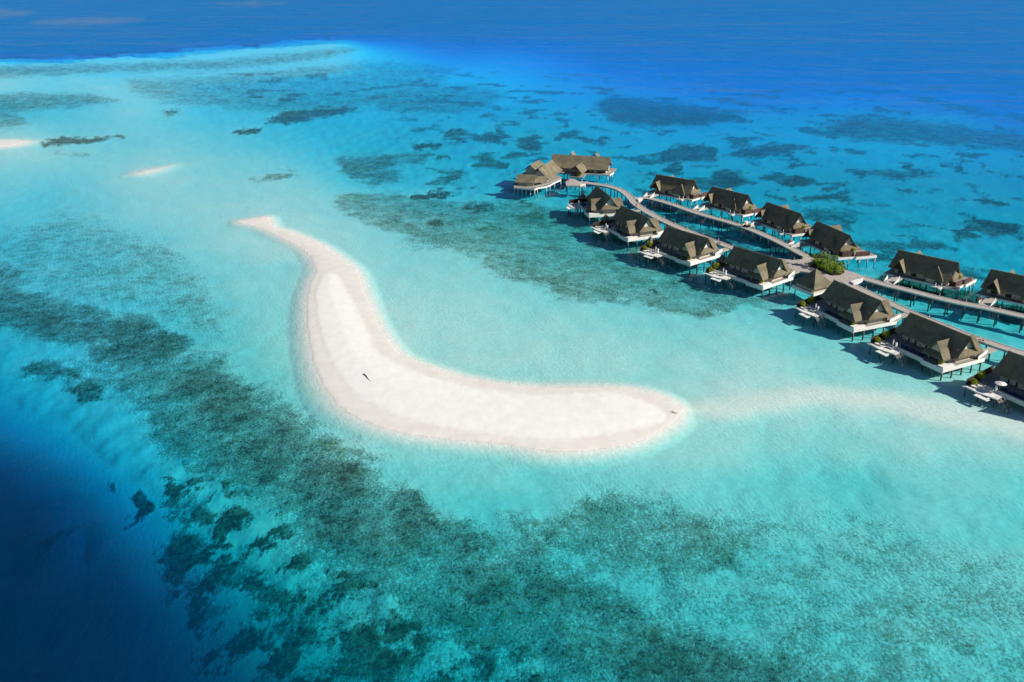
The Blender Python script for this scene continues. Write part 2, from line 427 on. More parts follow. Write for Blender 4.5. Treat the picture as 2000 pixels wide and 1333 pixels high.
Z = np.where(ins & (sdry < 0), Z + 0.03 * fbm(GX / 5, GY / 5, 3), Z)
dryness = smooth(0.8, -1.8, sdry)
DEP = np.where(Z < 0, np.maximum(depth * (Z < -0.001), 0.0), 0.0)
PLANK_AND_HAZE = np.clip(np.maximum(smooth(280, 760, PYg) * smooth(100, 560, PXg), .8 * smooth(1.3, .5, np.hypot((PXg - 1150) / 380, (PYg - 500) / 130))), 0, 1)     # greener over the near flats; fade with distance paints in haze and sky reflection
SKY_TINT = smooth(330, 900, GY + 0.35 * GX + 60 * fbm(GX / 150, GY / 150, 3))      # far water brightened blue: sky reflection and haze painted into the scatter colour

# reef cover
ex = PXg + (jx * 22 + 14 * fbm(GX / 6, GY / 6, 4, .65)) * near
ey = PYg + (jy * 12 + 9 * fbm(GX / 6 + 9, GY / 6, 4, .65)) * near
cover = np.zeros(PXg.shape)
olive = np.full(PXg.shape, 0.4)
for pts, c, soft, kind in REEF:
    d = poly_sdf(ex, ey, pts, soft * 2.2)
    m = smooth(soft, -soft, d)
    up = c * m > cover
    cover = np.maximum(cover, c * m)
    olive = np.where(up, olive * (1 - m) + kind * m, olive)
# scattered patches of the outer lagoon behind the villas and over the far flat
f1 = fbm(GX / 22 + .25 * jx, GY / 30, 5, .6)
zone = smooth(640, 900, PXg) * smooth(150, 215, PYg) * smooth(560, 430, PYg - 0.10 * (PXg - 1000))
cover = np.maximum(cover, zone * 0.62 * smooth(.02, .62, f1))
zone2 = smooth(250, 520, PXg) * smooth(110, 150, PYg) * smooth(230, 190, PYg)
cover = np.maximum(cover, zone2 * 0.7 * smooth(.12, .55, fbm(GX / 34 + 7, GY / 34, 4, .55)))
slope_zone = smooth(30, -40, poly_sdf(PXg + 20 * jx, PYg + 14 * jy, [(300, 900), (470, 900), (640, 1060), (900, 1180), (1080, 1230), (1120, 1480), (420, 1480), (330, 1180)], 120))
patch = smooth(-.06, .48, fbm(GX / 7 + 3, GY / 7, 5, .6))
cover = np.maximum(cover, slope_zone * .80 * patch)
flat = smooth(430, 640, PXg) * smooth(960, 1060, PYg) * smooth(-60, 60, 1.9 * (PXg - 560) - (PYg - 1180) + 120 * jx)
cover = np.maximum(cover, .40 * flat * smooth(1300, 1000, PXg))
olive = np.where(slope_zone * patch > .3, .35, olive)
cover *= 1 + 0.28 * fbm(GX / 11, GY / 11, 4)
cover *= 1 - .5 * slope_zone * smooth(.05, -.45, fbm(GX / 7 + 3, GY / 7, 5, .6))
cover *= smooth(0.02, 0.5, DEP)
cover = np.clip(cover, 0, 1)
DEP = DEP * (1 - .30 * cover * smooth(8, 3, DEP))      # reef tops rise nearer the surface
PLANK_AND_HAZE = np.maximum(PLANK_AND_HAZE, .75 * smooth(5, 15, DEP) * (1 - .6 * SKY_TINT))
PLANK_AND_HAZE = np.maximum(PLANK_AND_HAZE, .50 * smooth(820, 1050, PXg) * smooth(120, 230, PYg))
PLANK_AND_HAZE = np.maximum(PLANK_AND_HAZE, .35 * smooth(2.0, 4.0, DEP))
# coral relief stands proud of the sand
Z = np.where(Z < -0.25, np.minimum(Z + 0.25 * cover * smooth(.2, .9, fbm(GX / 1.7, GY / 1.7, 3)), -0.12), Z)

# ------------------------------------------------------------------ seabed / sand / sea materials
m = NM('seabed_sand_and_reef')
P1 = m.pos()
dens = m.attr('cover')
nbig = m.noise(0.30, 4, .6, P1)
nfine = m.noise(1.7, 5, .7, P1)
nmix = m.math('ADD', m.math('MULTIPLY', nbig, 0.32), m.math('MULTIPLY', nfine, 0.68))
nn = m.rng(nmix, 0.33, 0.67, 0.02, 0.98, 'LINEAR')
mask = m.math('MULTIPLY_ADD', m.math('SUBTRACT', dens, nn), 2.0, 0.5, clamp=True)
mask = m.math('MULTIPLY', mask, m.rng(dens, 0.02, 0.14), clamp=True)
tone = m.noise(0.55, 3, .6, P1)
brown = m.mix(m.rng(tone, .35, .65), (0.105, 0.092, 0.072), (0.29, 0.25, 0.19))
olivec = m.mix(m.rng(tone, .35, .65), (0.13, 0.145, 0.085), (0.36, 0.37, 0.21))
coral = m.mix(m.attr('olive'), brown, olivec)
sandn = m.noise(0.9, 5, .6, P1)
sandc = m.mix(m.rng(sandn, .3, .7), (0.72, 0.71, 0.66), (0.82, 0.81, 0.77))
col = m.mix(mask, sandc, coral)
ripw = m.n('ShaderNodeTexWave', wave_type='BANDS', bands_direction='X')
m.t.links.new(m.pos(rot=R(-24)), ripw.inputs['Vector'])
ripw.inputs['Scale'].default_value = 0.22
ripw.inputs['Distortion'].default_value = 9.0
ripw.inputs['Detail'].default_value = 3.0
ripw.inputs['Detail Scale'].default_value = 1.6
relief = m.math('ADD', m.math('MULTIPLY', ripw.outputs[1], 0.03), m.math('MULTIPLY', m.noise(1.6, 4, .6, m.pos((1, .5, 1), R(20))), 0.13))
relief = m.math('ADD', relief, m.math('MULTIPLY', m.math('MULTIPLY', nfine, mask), 0.35))
relief = m.math('MULTIPLY', relief, m.math('MULTIPLY_ADD', dens, 3.2, m.rng(m.noise(.035, 3, .6, P1), .35, .65, .25, .75)))
M_SEABED = m.bsdf(col, 0.95, m.bump(relief, 0.9, 1.0), spec=0.0)

m = NM('coral_sand')
P1 = m.pos()
dry = m.attr('dry')
wetc = m.mix(m.rng(m.noise(0.25, 4, .6, P1), .35, .65), (0.685, 0.66, 0.625), (0.73, 0.712, 0.682))
dryc = m.mix(m.rng(m.noise(0.35, 5, .62, P1), .35, .65), (0.75, 0.745, 0.73), (0.79, 0.785, 0.77))
dd = m.math('ADD', dry, m.math('MULTIPLY', m.math('SUBTRACT', m.noise(0.8, 4, .6, P1), .5), .5), clamp=True)
col = m.mix(dd, wetc, dryc)
wob = m.math('ADD', m.math('MULTIPLY', m.noise(0.22, 3, .5, P1), 0.07), m.math('MULTIPLY', m.noise(3.5, 3, .6, P1), 0.004))
M_SAND = m.bsdf(col, m.math('MULTIPLY_ADD', dd, 0.5, 0.45), m.bump(wob, 0.3, 1.0), spec=0.12)

# sea: clear water that filters light along its depth, scatters some blue back and mirrors the sky
m = NM('sea_water')
d = m.attr('depth')


def expn(k):
    return m.math('POWER', 2.718281828, m.math('MULTIPLY', d, -k))


comb = m.n('ShaderNodeCombineColor')
for i, k in enumerate((0.56, 0.100)):
    m.set(comb.inputs[i], expn(k))
m.set(comb.inputs[2], m.math('POWER', 2.718281828, m.math('MULTIPLY', d, m.math('MULTIPLY_ADD', m.attr('plankton_and_haze'), -0.052, -0.024))))
tr = m.n('ShaderNodeBsdfTransparent')
m.set(tr.inputs[0], comb.outputs[0])
sky_tint = m.attr('sky_tint')
sc_ = m.math('SUBTRACT', 1.0, m.math('POWER', 2.718281828, m.math('MULTIPLY', d, m.math('MULTIPLY_ADD', sky_tint, -0.10, -0.16))))
scat = m.mix(sc_, (0, 0, 0), m.mix(sky_tint, (0.0002, 0.0215, 0.058), (0.0002, 0.158, 0.46)))  # last colour holds the painted far haze and sky reflection
# wind waves: swell, chop, ripples
PA = m.pos((1.0, 0.42, 1.0), R(28))
w0 = m.noise(0.022, 2, .5, m.pos((.55, 1.3, 1.0), R(10)), .5)
w1 = m.noise(0.085, 3, .55, PA, .4)
w2 = m.noise(0.36, 4, .6, m.pos((1.0, 0.45, 1.0), R(40)), .6)
w3 = m.noise(1.1, 3, .6, m.pos((1.0, 0.6, 1.0), R(15)), .5)
hgt = m.math('ADD', m.math('ADD', m.math('MULTIPLY', w0, 0.5), m.math('MULTIPLY', w1, 0.42)), m.math('ADD', m.math('MULTIPLY', w2, 0.22), m.math('MULTIPLY', w3, 0.10)))
wind = m.math('MULTIPLY', m.rng(m.noise(.018, 3, .6, m.pos()), .34, .66, .55, 1.25), m.rng(d, 4, 18, 1.0, 1.6))
bmp = m.bump(m.math('MULTIPLY', hgt, wind), 0.8, 1.0)
df = m.n('ShaderNodeBsdfDiffuse')
m.set(df.inputs[0], scat)
m.t.links.new(bmp, df.inputs['Normal'])
add = m.n('ShaderNodeAddShader')
m.t.links.new(tr.outputs[0], add.inputs[0])
m.t.links.new(df.outputs[0], add.inputs[1])
gl = m.n('ShaderNodeBsdfGlossy')
gl.inputs['Roughness'].default_value = 0.12
m.t.links.new(bmp, gl.inputs['Normal'])
fr = m.n('ShaderNodeFresnel')
fr.inputs['IOR'].default_value = 1.33
m.t.links.new(bmp, fr.inputs['Normal'])
st1 = m.rng(m.noise(1.0, 5, .6, m.pos((.0035, .017, 1), R(6)), 1.2), .46, .70, .74, 1.55)
st2 = m.rng(m.noise(1.0, 4, .65, m.pos((.022, .06, 1), R(12)), .6), .33, .68, .6, 1.5)
streak = m.math('MULTIPLY_ADD', m.math('SUBTRACT', m.math('MULTIPLY', st1, st2), 1.0), m.rng(d, 3.5, 14.0), m.math('MULTIPLY_ADD', m.attr('slick'), 2.4, 1.0))
foam = m.math('MULTIPLY', m.rng(d, .10, .0), m.rng(m.noise(.35, 5, .7, m.pos()), .52, .60))
fd = m.n('ShaderNodeBsdfDiffuse')
fd.inputs[0].default_value = (.85, .86, .86, 1)
fmx = m.n('ShaderNodeMixShader')
m.set(fmx.inputs[0], m.math('MULTIPLY', foam, .75))
m.t.links.new(add.outputs[0], fmx.inputs[1])
m.t.links.new(fd.outputs[0], fmx.inputs[2])
add = fmx
mx = m.n('ShaderNodeMixShader')
m.set(mx.inputs[0], m.math('MULTIPLY', m.math('MINIMUM', m.math('MULTIPLY', fr.outputs[0], 0.45), 0.125), streak))
m.t.links.new(add.outputs[0], mx.inputs[1])
m.t.links.new(gl.outputs[0], mx.inputs[2])
m.t.links.new(mx.outputs[0], m.out.inputs[0])
M_SEA = m.m


def grid_mesh(name, zz, keep, mats, attrs):
    idx = np.arange(NX * NY).reshape(NY, NX)
    # rows run from far to near: order corners so that the normal points up
    q = np.stack([idx[1:, :-1], idx[1:, 1:], idx[:-1, 1:], idx[:-1, :-1]], -1).reshape(-1, 4)
    if keep is not None:
        q = q[keep(q)]
    used = np.unique(q)
    remap = np.full(NX * NY, -1, np.int64)
    remap[used] = np.arange(len(used))
    q = remap[q]
    me = bpy.data.meshes.new(name)
    me.vertices.add(len(used))
    co = np.stack([GX[used], GY[used], zz[used]], -1).astype(np.float32)
    me.vertices.foreach_set('co', co.ravel())
    me.loops.add(q.size)
    me.loops.foreach_set('vertex_index', q.ravel().astype(np.int32))
    me.polygons.add(len(q))
    me.polygons.foreach_set('loop_start', np.arange(0, q.size, 4, dtype=np.int32))
    me.polygons.foreach_set('loop_total', np.full(len(q), 4, np.int32))
    me.polygons.foreach_set('use_smooth', np.ones(len(q), bool))
    for n, a in attrs.items():
        at = me.attributes.new(n, 'FLOAT', 'POINT')
        at.data.foreach_set('value', a[used].astype(np.float32))
    me.update(calc_edges=True)
    me.materials.append(mats)
    o = bpy.data.objects.new(name, me)
    COL.objects.link(o)
    return o


def structure(o, label=None):
    o['kind'] = 'structure'
    if label:
        o['label'] = label
    return o


bank_v = (sd < 0.6) & (Z > -0.12)
bar_v = (sbar < 0.6) & (Z > -0.08)
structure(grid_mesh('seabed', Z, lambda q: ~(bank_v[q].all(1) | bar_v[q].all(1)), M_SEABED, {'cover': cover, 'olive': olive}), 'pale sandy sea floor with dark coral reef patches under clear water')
structure(grid_mesh('sandbank', Z, lambda q: bank_v[q].all(1), M_SAND, {'dry': dryness}), 'long curved white sandbank in the middle of the lagoon')
bar1 = (sb1 < sb2)
structure(grid_mesh('sandbar', Z, lambda q: bar_v[q].all(1) & bar1[q].all(1) & ~bank_v[q].all(1), M_SAND, {'dry': dryness * 0 + .1}), 'low pinkish sandbar beside a dark reef patch')
structure(grid_mesh('sandbar', Z, lambda q: bar_v[q].all(1) & ~bar1[q].any(1) & ~bank_v[q].all(1), M_SAND, {'dry': dryness * 0 + .3}), 'thin sliver of sandbar barely above the water')
structure(grid_mesh('sea', Z * 0.0, lambda q: (Z[q] < 0.06).any(1), M_SEA, {'depth': DEP, 'sky_tint': SKY_TINT, 'plankton_and_haze': PLANK_AND_HAZE, 'slick': np.clip(SLICK, 0, 1)}), 'clear turquoise lagoon water deepening to dark blue ocean')


# ------------------------------------------------------------------ object materials
def wood(name, a, b, scale=(1, 1, 1), rough=.8, n=1.2):
    q = NM(name)
    v = q.pos(scale, obj=True)
    c = q.mix(q.rng(q.noise(n, 4, .6, v), .3, .7), a, b)
    return q.bsdf(c, rough, q.bump(q.noise(n * 4, 3, .6, v), .25, .1), spec=.2)


def thatch():
    q = NM('thatch')
    v = q.pos((1, 1, 1), obj=True)
    big = q.noise(0.35, 4, .6, v)
    fine = q.noise(3.2, 4, .65, v)
    st = q.noise(5.0, 3, .6, q.pos((3.0, 3.0, .25), obj=True))
    c = q.mix(q.rng(big, .3, .7), (0.160, 0.142, 0.098), (0.265, 0.236, 0.165))
    c = q.mix(q.math('MULTIPLY', q.rng(fine, .35, .75), .55), c, (0.09, 0.08, 0.06))
    h = q.math('ADD', q.math('MULTIPLY', st, .6), q.math('MULTIPLY', fine, .5))
    return q.bsdf(c, .95, q.bump(h, .6, .35), spec=.05)


M = {
    'thatch': thatch(),
    'ridge': wood('thatch_ridge', (.17, .14, .09), (.25, .21, .14)),
    'wall': wood('weathered_pale_boards', (.50, .44, .35), (.62, .56, .47), (.3, .3, 4)),
    'white': wood('white_painted_timber', (.68, .67, .64), (.78, .77, .74)),
    'deck': wood('silvered_deck_boards', (.23, .215, .20), (.33, .31, .285), (3, .4, 1)),
    'walk': wood('walkway_boards', (.33, .30, .275), (.47, .43, .395), (1, 1, 1), n=2.2),
    'dark': wood('dark_stained_fence', (.028, .022, .02), (.06, .045, .04), (1, 1, .2)),
    'redwood': wood('reddish_dark_fence', (.065, .038, .032), (.12, .072, .06), (1, 1, .2)),
    'pile': wood('timber_pile', (.10, .09, .08), (.20, .18, .16), (1, 1, .3)),
    'palepile': wood('pale_pile', (.42, .40, .37), (.58, .56, .52), (1, 1, .3)),
    'door': wood('dark_timber_door', (.03, .025, .02), (.06, .05, .04)),
    'gable': wood('pale_gable_panel', (.62, .59, .53), (.74, .71, .65)),
    'trunk': wood('palm_trunk', (.20, .165, .12), (.32, .27, .21), (1, 1, 3)),
    'drift': wood('driftwood', (.10, .10, .105), (.19, .185, .18), (1, 1, 1)),
    'tan': wood('tan_cushion', (.50, .36, .20), (.60, .45, .27)),
}


def plain(name, c, rough=.5, spec=.4, metal=0.0):
    q = NM(name)
    v = q.pos(obj=True)
    return q.bsdf(q.mix(q.rng(q.noise(6, 3, .6, v), .3, .7), tuple(x * .88 for x in c), c), rough, None, spec, metal)


M['fabric'] = plain('white_canvas', (.80, .79, .77), .9, .1)
M['glass'] = plain('dark_window_glass', (.035, .05, .055), .12, .5)
M['blind'] = plain('pale_blind', (.55, .56, .55), .7, .2)
M['red'] = plain('red_paint', (.55, .03, .05), .4, .5)
M['rubber'] = plain('black_rubber', (.02, .02, .022), .7, .3)
M['pool'] = plain('pool_water', (.004, .045, .11), .06, .5)
M['metal'] = plain('grey_metal', (.45, .45, .46), .35, .5, .6)
M['soil'] = plain('planter_soil', (.05, .04, .03), .95, .05)


def leafm(name, a, b):
    q = NM(name)
    rnd = q.n('ShaderNodeObjectInfo').outputs['Random']
    v = q.pos(obj=True)
    c = q.mix(q.rng(q.noise(1.1, 3, .6, v), .3, .7), a, b)
    bs = q.n('ShaderNodeBsdfPrincipled')
    q.set(bs.inputs['Base Color'], c)
    bs.inputs['Roughness'].default_value = .55
    bs.inputs['Specular IOR Level'].default_value = .25
    tl = q.n('ShaderNodeBsdfTranslucent')
    q.set(tl.inputs[0], c)
    mx_ = q.n('ShaderNodeMixShader')
    mx_.inputs[0].default_value = .3
    q.t.links.new(bs.outputs[0], mx_.inputs[1])
    q.t.links.new(tl.outputs[0], mx_.inputs[2])
    q.t.links.new(mx_.outputs[0], q.out.inputs[0])
    return q.m


M['leaf'] = leafm('yellow_green_leaf', (.20, .27, .015), (.50, .50, .04))
M['hedge'] = leafm('bright_hedge_leaf', (.12, .24, .015), (.36, .52, .05))
M['frond'] = leafm('palm_frond', (.08, .17, .035), (.22, .36, .07))


# ------------------------------------------------------------------ mesh builder
class MB:
    def __init__(self):
        self.v = []
        self.f = []

    def add(self, vs, fs):
        o = len(self.v)
        self.v += [tuple(map(float, p)) for p in vs]
        self.f += [tuple(o + i for i in q) for q in fs]
        return self

    def box(self, x0, x1, y0, y1, z0, z1):
        return self.add([(x0, y0, z0), (x1, y0, z0), (x1, y1, z0), (x0, y1, z0), (x0, y0, z1), (x1, y0, z1), (x1, y1, z1), (x0, y1, z1)],
                        [(0, 3, 2, 1), (4, 5, 6, 7), (0, 1, 5, 4), (1, 2, 6, 5), (2, 3, 7, 6), (3, 0, 4, 7)])

    def prism(self, pts, z0, z1):
        """outline in plan (counter-clockwise), from z0 to z1"""
        n = len(pts)
        a = sum(pts[i][0] * pts[(i + 1) % n][1] - pts[(i + 1) % n][0] * pts[i][1] for i in range(n))
        if a < 0:
            pts = pts[::-1]
        vs = [(p[0], p[1], z0) for p in pts] + [(p[0], p[1], z1) for p in pts]
        fs = [tuple(range(n - 1, -1, -1)), tuple(range(n, 2 * n))]
        fs += [(i, (i + 1) % n, n + (i + 1) % n, n + i) for i in range(n)]
        return self.add(vs, fs)

    def slab(self, pts, th=.28, dirv=(0, 0, -1)):
        """polygon in space thickened along dirv"""
        n = len(pts)
        d = np.array(dirv, float) * th
        vs = [tuple(p) for p in pts] + [tuple(np.array(p) + d) for p in pts]
        fs = [tuple(range(n)), tuple(range(2 * n - 1, n - 1, -1))]
        fs += [(i, n + i, n + (i + 1) % n, (i + 1) % n) for i in range(n)]
        return self.add(vs, fs)

    def tube(self, a, b, r0, r1=None, n=8):
        a = np.array(a, float)
        b = np.array(b, float)
        r1 = r0 if r1 is None else r1
        d = b - a
        d = d / np.linalg.norm(d)
        h = np.array([1.0, 0, 0]) if abs(d[0]) < .8 else np.array([0, 1.0, 0])
        u = np.cross(d, h)
        u /= np.linalg.norm(u)
        w = np.cross(d, u)
        vs = []
        for c, r in ((a, r0), (b, r1)):
            for k in range(n):
                t = 2 * math.pi * k / n
                vs.append(c + r * (math.cos(t) * u + math.sin(t) * w))
        fs = [tuple(range(n - 1, -1, -1)), tuple(range(n, 2 * n))]
        fs += [(k, (k + 1) % n, n + (k + 1) % n, n + k) for k in range(n)]
        return self.add(vs, fs)

    def build(self, name, mat, parent=None, smooth_=False):
        me = bpy.data.meshes.new(name)
        me.from_pydata(self.v, [], self.f)
        me.update()
        import bmesh
        bm = bmesh.new()
        bm.from_mesh(me)
        bmesh.ops.recalc_face_normals(bm, faces=bm.faces)
        bm.to_mesh(me)
        bm.free()
        if smooth_:
            me.polygons.foreach_set('use_smooth', [True] * len(me.polygons))
        me.materials.append(mat)
        o = bpy.data.objects.new(name, me)
        COL.objects.link(o)
        if parent is not None:
            o.parent = parent
        return o


def tag(o, label=None, cat=None, group=None, kind=None):
    if label:
        o['label'] = label
    if cat:
        o['category'] = cat
    if group:
        o['group'] = group
    if kind:
        o['kind'] = kind
    return o


def empty(name, loc=(0, 0, 0), rz=0.0):
    o = bpy.data.objects.new(name, None)
    o.empty_display_size = 1.0
    o.location = loc
    o.rotation_euler = (0, 0, rz)
    COL.objects.link(o)
    return o


def copy_tree(o, parent=None):
    c = o.copy()
    COL.objects.link(c)
    c.parent = parent
    for ch in list(o.children):
        copy_tree(ch, c)
    return c


DZ = 2.55         # deck level above the water
BOT = -2.6        # piles go down into the sea floor


def gable_roof(mb, p0, p1, prof, th=.32, flare0=(0, 0), flare1=(0, 0)):
    """ridge p0->p1 (plan points), prof = [(distance from ridge, height)...]; flares move the eave ends along the ridge"""
    p0 = np.array(p0, float)
    p1 = np.array(p1, float)
    u = (p1 - p0) / np.linalg.norm(p1 - p0)
    w = np.array([u[1], -u[0]])
    n = len(prof)
    for s in (-1, 1):
        for i in range(n - 1):
            (d0, h0), (d1, h1) = prof[i], prof[i + 1]
            k0, k1 = d0 / prof[-1][0], d1 / prof[-1][0]
            a = p0 + w * s * d0 - u * (flare0[0] + (flare0[1] - flare0[0]) * k0)
            b = p1 + w * s * d0 + u * (flare1[0] + (flare1[1] - flare1[0]) * k0)
            c = p1 + w * s * d1 + u * (flare1[0] + (flare1[1] - flare1[0]) * k1)
            d = p0 + w * s * d1 - u * (flare0[0] + (flare0[1] - flare0[0]) * k1)
            q = [(a[0], a[1], h0), (b[0], b[1], h0), (c[0], c[1], h1), (d[0], d[1], h1)]
            mb.slab(q, th)
    return mb


def tri_wall(mb, a, b, apex, th, nrm):
    d = np.array([nrm[0], nrm[1], 0.0])
    return mb.slab([a, b, apex], th, d)


def ridge_cap(p0, p1, z, r=.22):
    return MB().tube((p0[0], p0[1], z), (p1[0], p1[1], z), r, r, 6)


def piles(root, pts, ztop, mat, r=.2, name='pile'):
    mesh = None
    for x, y in pts:
        if mesh is None:
            o = MB().tube((0, 0, BOT - ztop), (0, 0, 0), r * 1.05, r, 8).build(name, mat, root, True)
            mesh = o.data
        else:
            o = bpy.data.objects.new(name, mesh)
            COL.objects.link(o)
            o.parent = root
        o.location = (x, y, ztop)


# ------------------------------------------------------------------ lagoon-side villa
def lagoon_villa():
    r = empty('overwater_villa')
    # decks
    MB().prism([(-2.6, -8.4), (13.6, -8.4), (13.6, -9.2), (20.6, -9.2), (20.6, 7.4), (18.9, 10.9), (15.2, 10.9), (15.2, 7.2), (-3.4, 7.2)], DZ - .55, DZ).build('deck', M['deck'], r)
    f = MB().box(-2.6, 13.5, -8.52, -8.41, DZ - 1.15, DZ + .06).box(13.5, 20.72, -9.34, -9.21, DZ - 1.25, DZ + .12)
    f.box(20.61, 20.74, -9.2, 7.3, DZ - 1.0, DZ + .10)
    f.build('fascia', M['white'], r)
    MB().box(16.2, 18.4, 10.9, 15.4, DZ - .5, DZ - .02).build('entry_bridge', M['walk'], r)
    sc = MB().slab([(20.55, 4.6, DZ - .3), (18.6, 10.9, DZ - .3), (18.6, 10.9, DZ + .95), (20.55, 4.6, DZ + .95)], .14, (-.95, -.3, 0))
    sc.build('screen_wall', M['white'], r)
    # walls
    MB().prism([(.9, -2.5), (13.2, -2.5), (13.2, -6.3), (18.2, -6.3), (18.2, -2.6), (19.1, -2.6), (19.1, 4.4), (18.6, 5.4), (14.4, 5.4), (14.4, 3.4), (.9, 3.4)], DZ, 4.9).build('wall', M['wall'], r)
    tri_wall(MB(), (19.45, -3.0, 6.2), (19.45, 3.0, 6.2), (19.45, 0, 9.7), .2, (-1, 0)).build('gable_panel', M['gable'], r)
    tri_wall(MB(), (13.2, -6.5, 5.2), (18.1, -6.5, 5.2), (15.65, -6.5, 7.75), .2, (0, 1)).build('gable_panel', M['wall'], r)
    tri_wall(MB(), (.4, -3.2, 5.3), (.4, 3.2, 5.3), (.4, 0, 9.6), .2, (1, 0)).build('gable_panel', M['wall'], r)
    # roofs
    prof = [(0, 10.0), (1.6, 7.9), (2.9, 6.3), (4.2, 5.05)]
    gable_roof(MB(), (0, 0), (20.3, 0), prof, .34, (0, .7), (0, -.2)).build('roof', M['thatch'], r)
    cp = [(0, 8.2), (1.6, 6.35), (2.7, 5.2), (3.5, 4.35)]
    gable_roof(MB(), (15.65, -7.1), (15.65, -.6), cp, .3, (0, .75), (0, 0)).build('cross_roof', M['thatch'], r)
    bp = [(0, 8.5), (1.6, 6.6), (2.7, 5.4), (3.4, 4.6)]
    gable_roof(MB(), (16.9, .6), (16.9, 6.1), bp, .3, (0, 0), (0, .5)).build('cross_roof', M['thatch'], r)
    # skirt roofs under the gables
    sk = MB()
    sk.slab([(19.5, -3.1, 6.35), (19.5, 3.1, 6.35), (20.75, 5.6, 4.7), (20.75, -3.9, 4.7)][::-1], .3)
    sk.build('skirt_roof', M['thatch'], r)
    sk = MB()
    sk.slab([(13.4, -6.55, 5.5), (17.9, -6.55, 5.5), (18.9, -8.1, 4.35), (12.4, -8.1, 4.35)], .26)
    sk.slab([(13.2, -6.3, 4.85), (18.1, -6.3, 4.85), (18.1, -6.3, 5.5), (13.2, -6.3, 5.5)], .15, (0, -1, 0))
    sk.build('skirt_roof', M['thatch'], r)
    ridge_cap((-.1, 0), (20.4, 0), 10.02).build('ridge_cap', M['ridge'], r)
    ridge_cap((15.65, -7.2), (15.65, -1.4), 8.2, .18).build('ridge_cap', M['ridge'], r)
    # verge boards on the bright gable
    for s in (-1, 1):
        vb = MB()
        for i in range(3):
            vb.slab([(20.32, s * prof[i][0], prof[i][1] - .05), (20.32, s * prof[i + 1][0], prof[i + 1][1] - .05), (20.32, s * prof[i + 1][0], prof[i + 1][1] - .45), (20.32, s * prof[i][0], prof[i][1] - .5)], .1, (1, 0, 0))
        vb.build('verge_board', M['door'], r)
    # windows, door
    for x0, x1 in ((2.0, 3.6), (4.3, 5.9), (7.3, 9.6), (10.2, 12.0)):
        w = MB().box(x0, x1, -2.62, -2.505, DZ + .1, DZ + 2.1).build('window', M['glass'], r)
        MB().box(x0 + .12, x1 - .5, -2.68, -2.625, DZ + .3, DZ + 1.9).build('blind', M['blind'], w)
    w = MB().box(13.6, 17.6, -6.42, -6.305, DZ + .15, DZ + 2.2).build('window', M['glass'], r)
    MB().box(19.105, 19.2, 3.3, 4.9, DZ, DZ + 2.3).build('door', M['door'], r)
    MB().box(19.105, 19.25, -2.2, 3.1, DZ + .9, DZ + 1.15).build('wall_rail', M['white'], r)
    MB().box(18.6, 20.4, -9.0, -4.6, DZ, DZ + .42).build('planter', M['white'], r)
    # pool set into the deck, water a step below the coping
    pc = MB().box(.9, 13.3, -8.3, -7.9, DZ + .004, DZ + .16).box(.9, 13.3, -5.5, -5.2, DZ + .004, DZ + .16).box(.9, 1.2, -7.9, -5.5, DZ + .004, DZ + .16).box(13.0, 13.3, -7.9, -5.5, DZ + .004, DZ + .16)
    p = pc.build('pool', M['deck'], r)
    MB().box(1.2, 13.0, -7.9, -5.5, DZ + .004, DZ + .10).build('pool_water', M['pool'], p)
    # lower sun terrace, net frame and stairs into the lagoon
    MB().prism([(-1.9, -12.5), (2.2, -13.0), (6.9, -12.0), (6.9, -8.56), (-1.9, -8.56)], 1.75, 2.1).build('sun_terrace', M['white'], r)
    MB().box(-2.3, -1.4, -12.9, -11.6, 1.8, 2.02).build('terrace_step', M['white'], r)
    MB().box(2.4, 6.2, -14.6, -13.3, 1.6, 1.8).box(3.0, 3.4, -13.3, -12.4, 1.62, 1.78).box(5.2, 5.6, -13.3, -12.2, 1.62, 1.78).build('net_platform', M['white'], r)
    st = MB()
    for k in range(8):
        x = 7.0 + k * .5
        z = 1.9 - k * .26
        st.slab([(x, -12.0 - .12 * k, z), (x + .42, -12.05 - .12 * k, z), (x + .42, -10.4 - .12 * k, z), (x, -10.35 - .12 * k, z)], .07)
    st.slab([(6.9, -12.0, 2.0), (11.0, -13.0, -.15), (11.0, -12.9, -.15), (6.9, -11.9, 2.0)], .22)
    st.slab([(6.9, -10.4, 2.0), (11.0, -11.4, -.15), (11.0, -11.3, -.15), (6.9, -10.3, 2.0)], .22)
    st.build('stairs', M['deck'], r)
    hr = MB()
    for yy in (-12.0, -10.35):
        hr.tube((6.9, yy, 3.0), (11.0, yy - 1.0, .9), .04, .04, 6)
        for k in range(4):
            x = 6.9 + k * 1.3
            hr.tube((x, yy - k * .32, 2.0 - k * .68), (x, yy - k * .32, 3.0 - k * .67), .035, .035, 6)
    hr.build('handrail', M['palepile'], r)
    # privacy wall on the left edge
    MB().slab([(-2.0, -11.9, 1.8), (-3.6, 1.0, DZ - .3), (-3.6, 1.0, DZ + 1.9), (-2.0, -11.9, 3.8)], .14, (1, 0, 0)).build('privacy_wall', M['dark'], r)
    MB().slab([(-1.85, -11.6, 2.1), (-2.9, -4.5, 2.1), (-2.9, -4.5, 3.0), (-1.85, -11.6, 2.75)], .9, (1, .1, 0)).build('planter', M['dark'], r)
    # piles
    pts = [(x, y) for x in (-2.0, 3.2, 8.4, 13.4) for y in (-8.0, -3, 2, 6.6)]
    piles(r, pts, DZ - .4, M['pile'], .2)
    piles(r, [(20.3, y) for y in (-8.9, -4.9, -1.0, 2.9, 6.6)] + [(17.3, 10.4), (17, 14.6), (16.6, -8.8)], DZ - .4, M['pile'], .22)
    piles(r, [(-1.5, -12.1), (2.4, -12.4), (6.4, -11.6), (4.4, -14.0)], 1.78, M['pile'], .16)
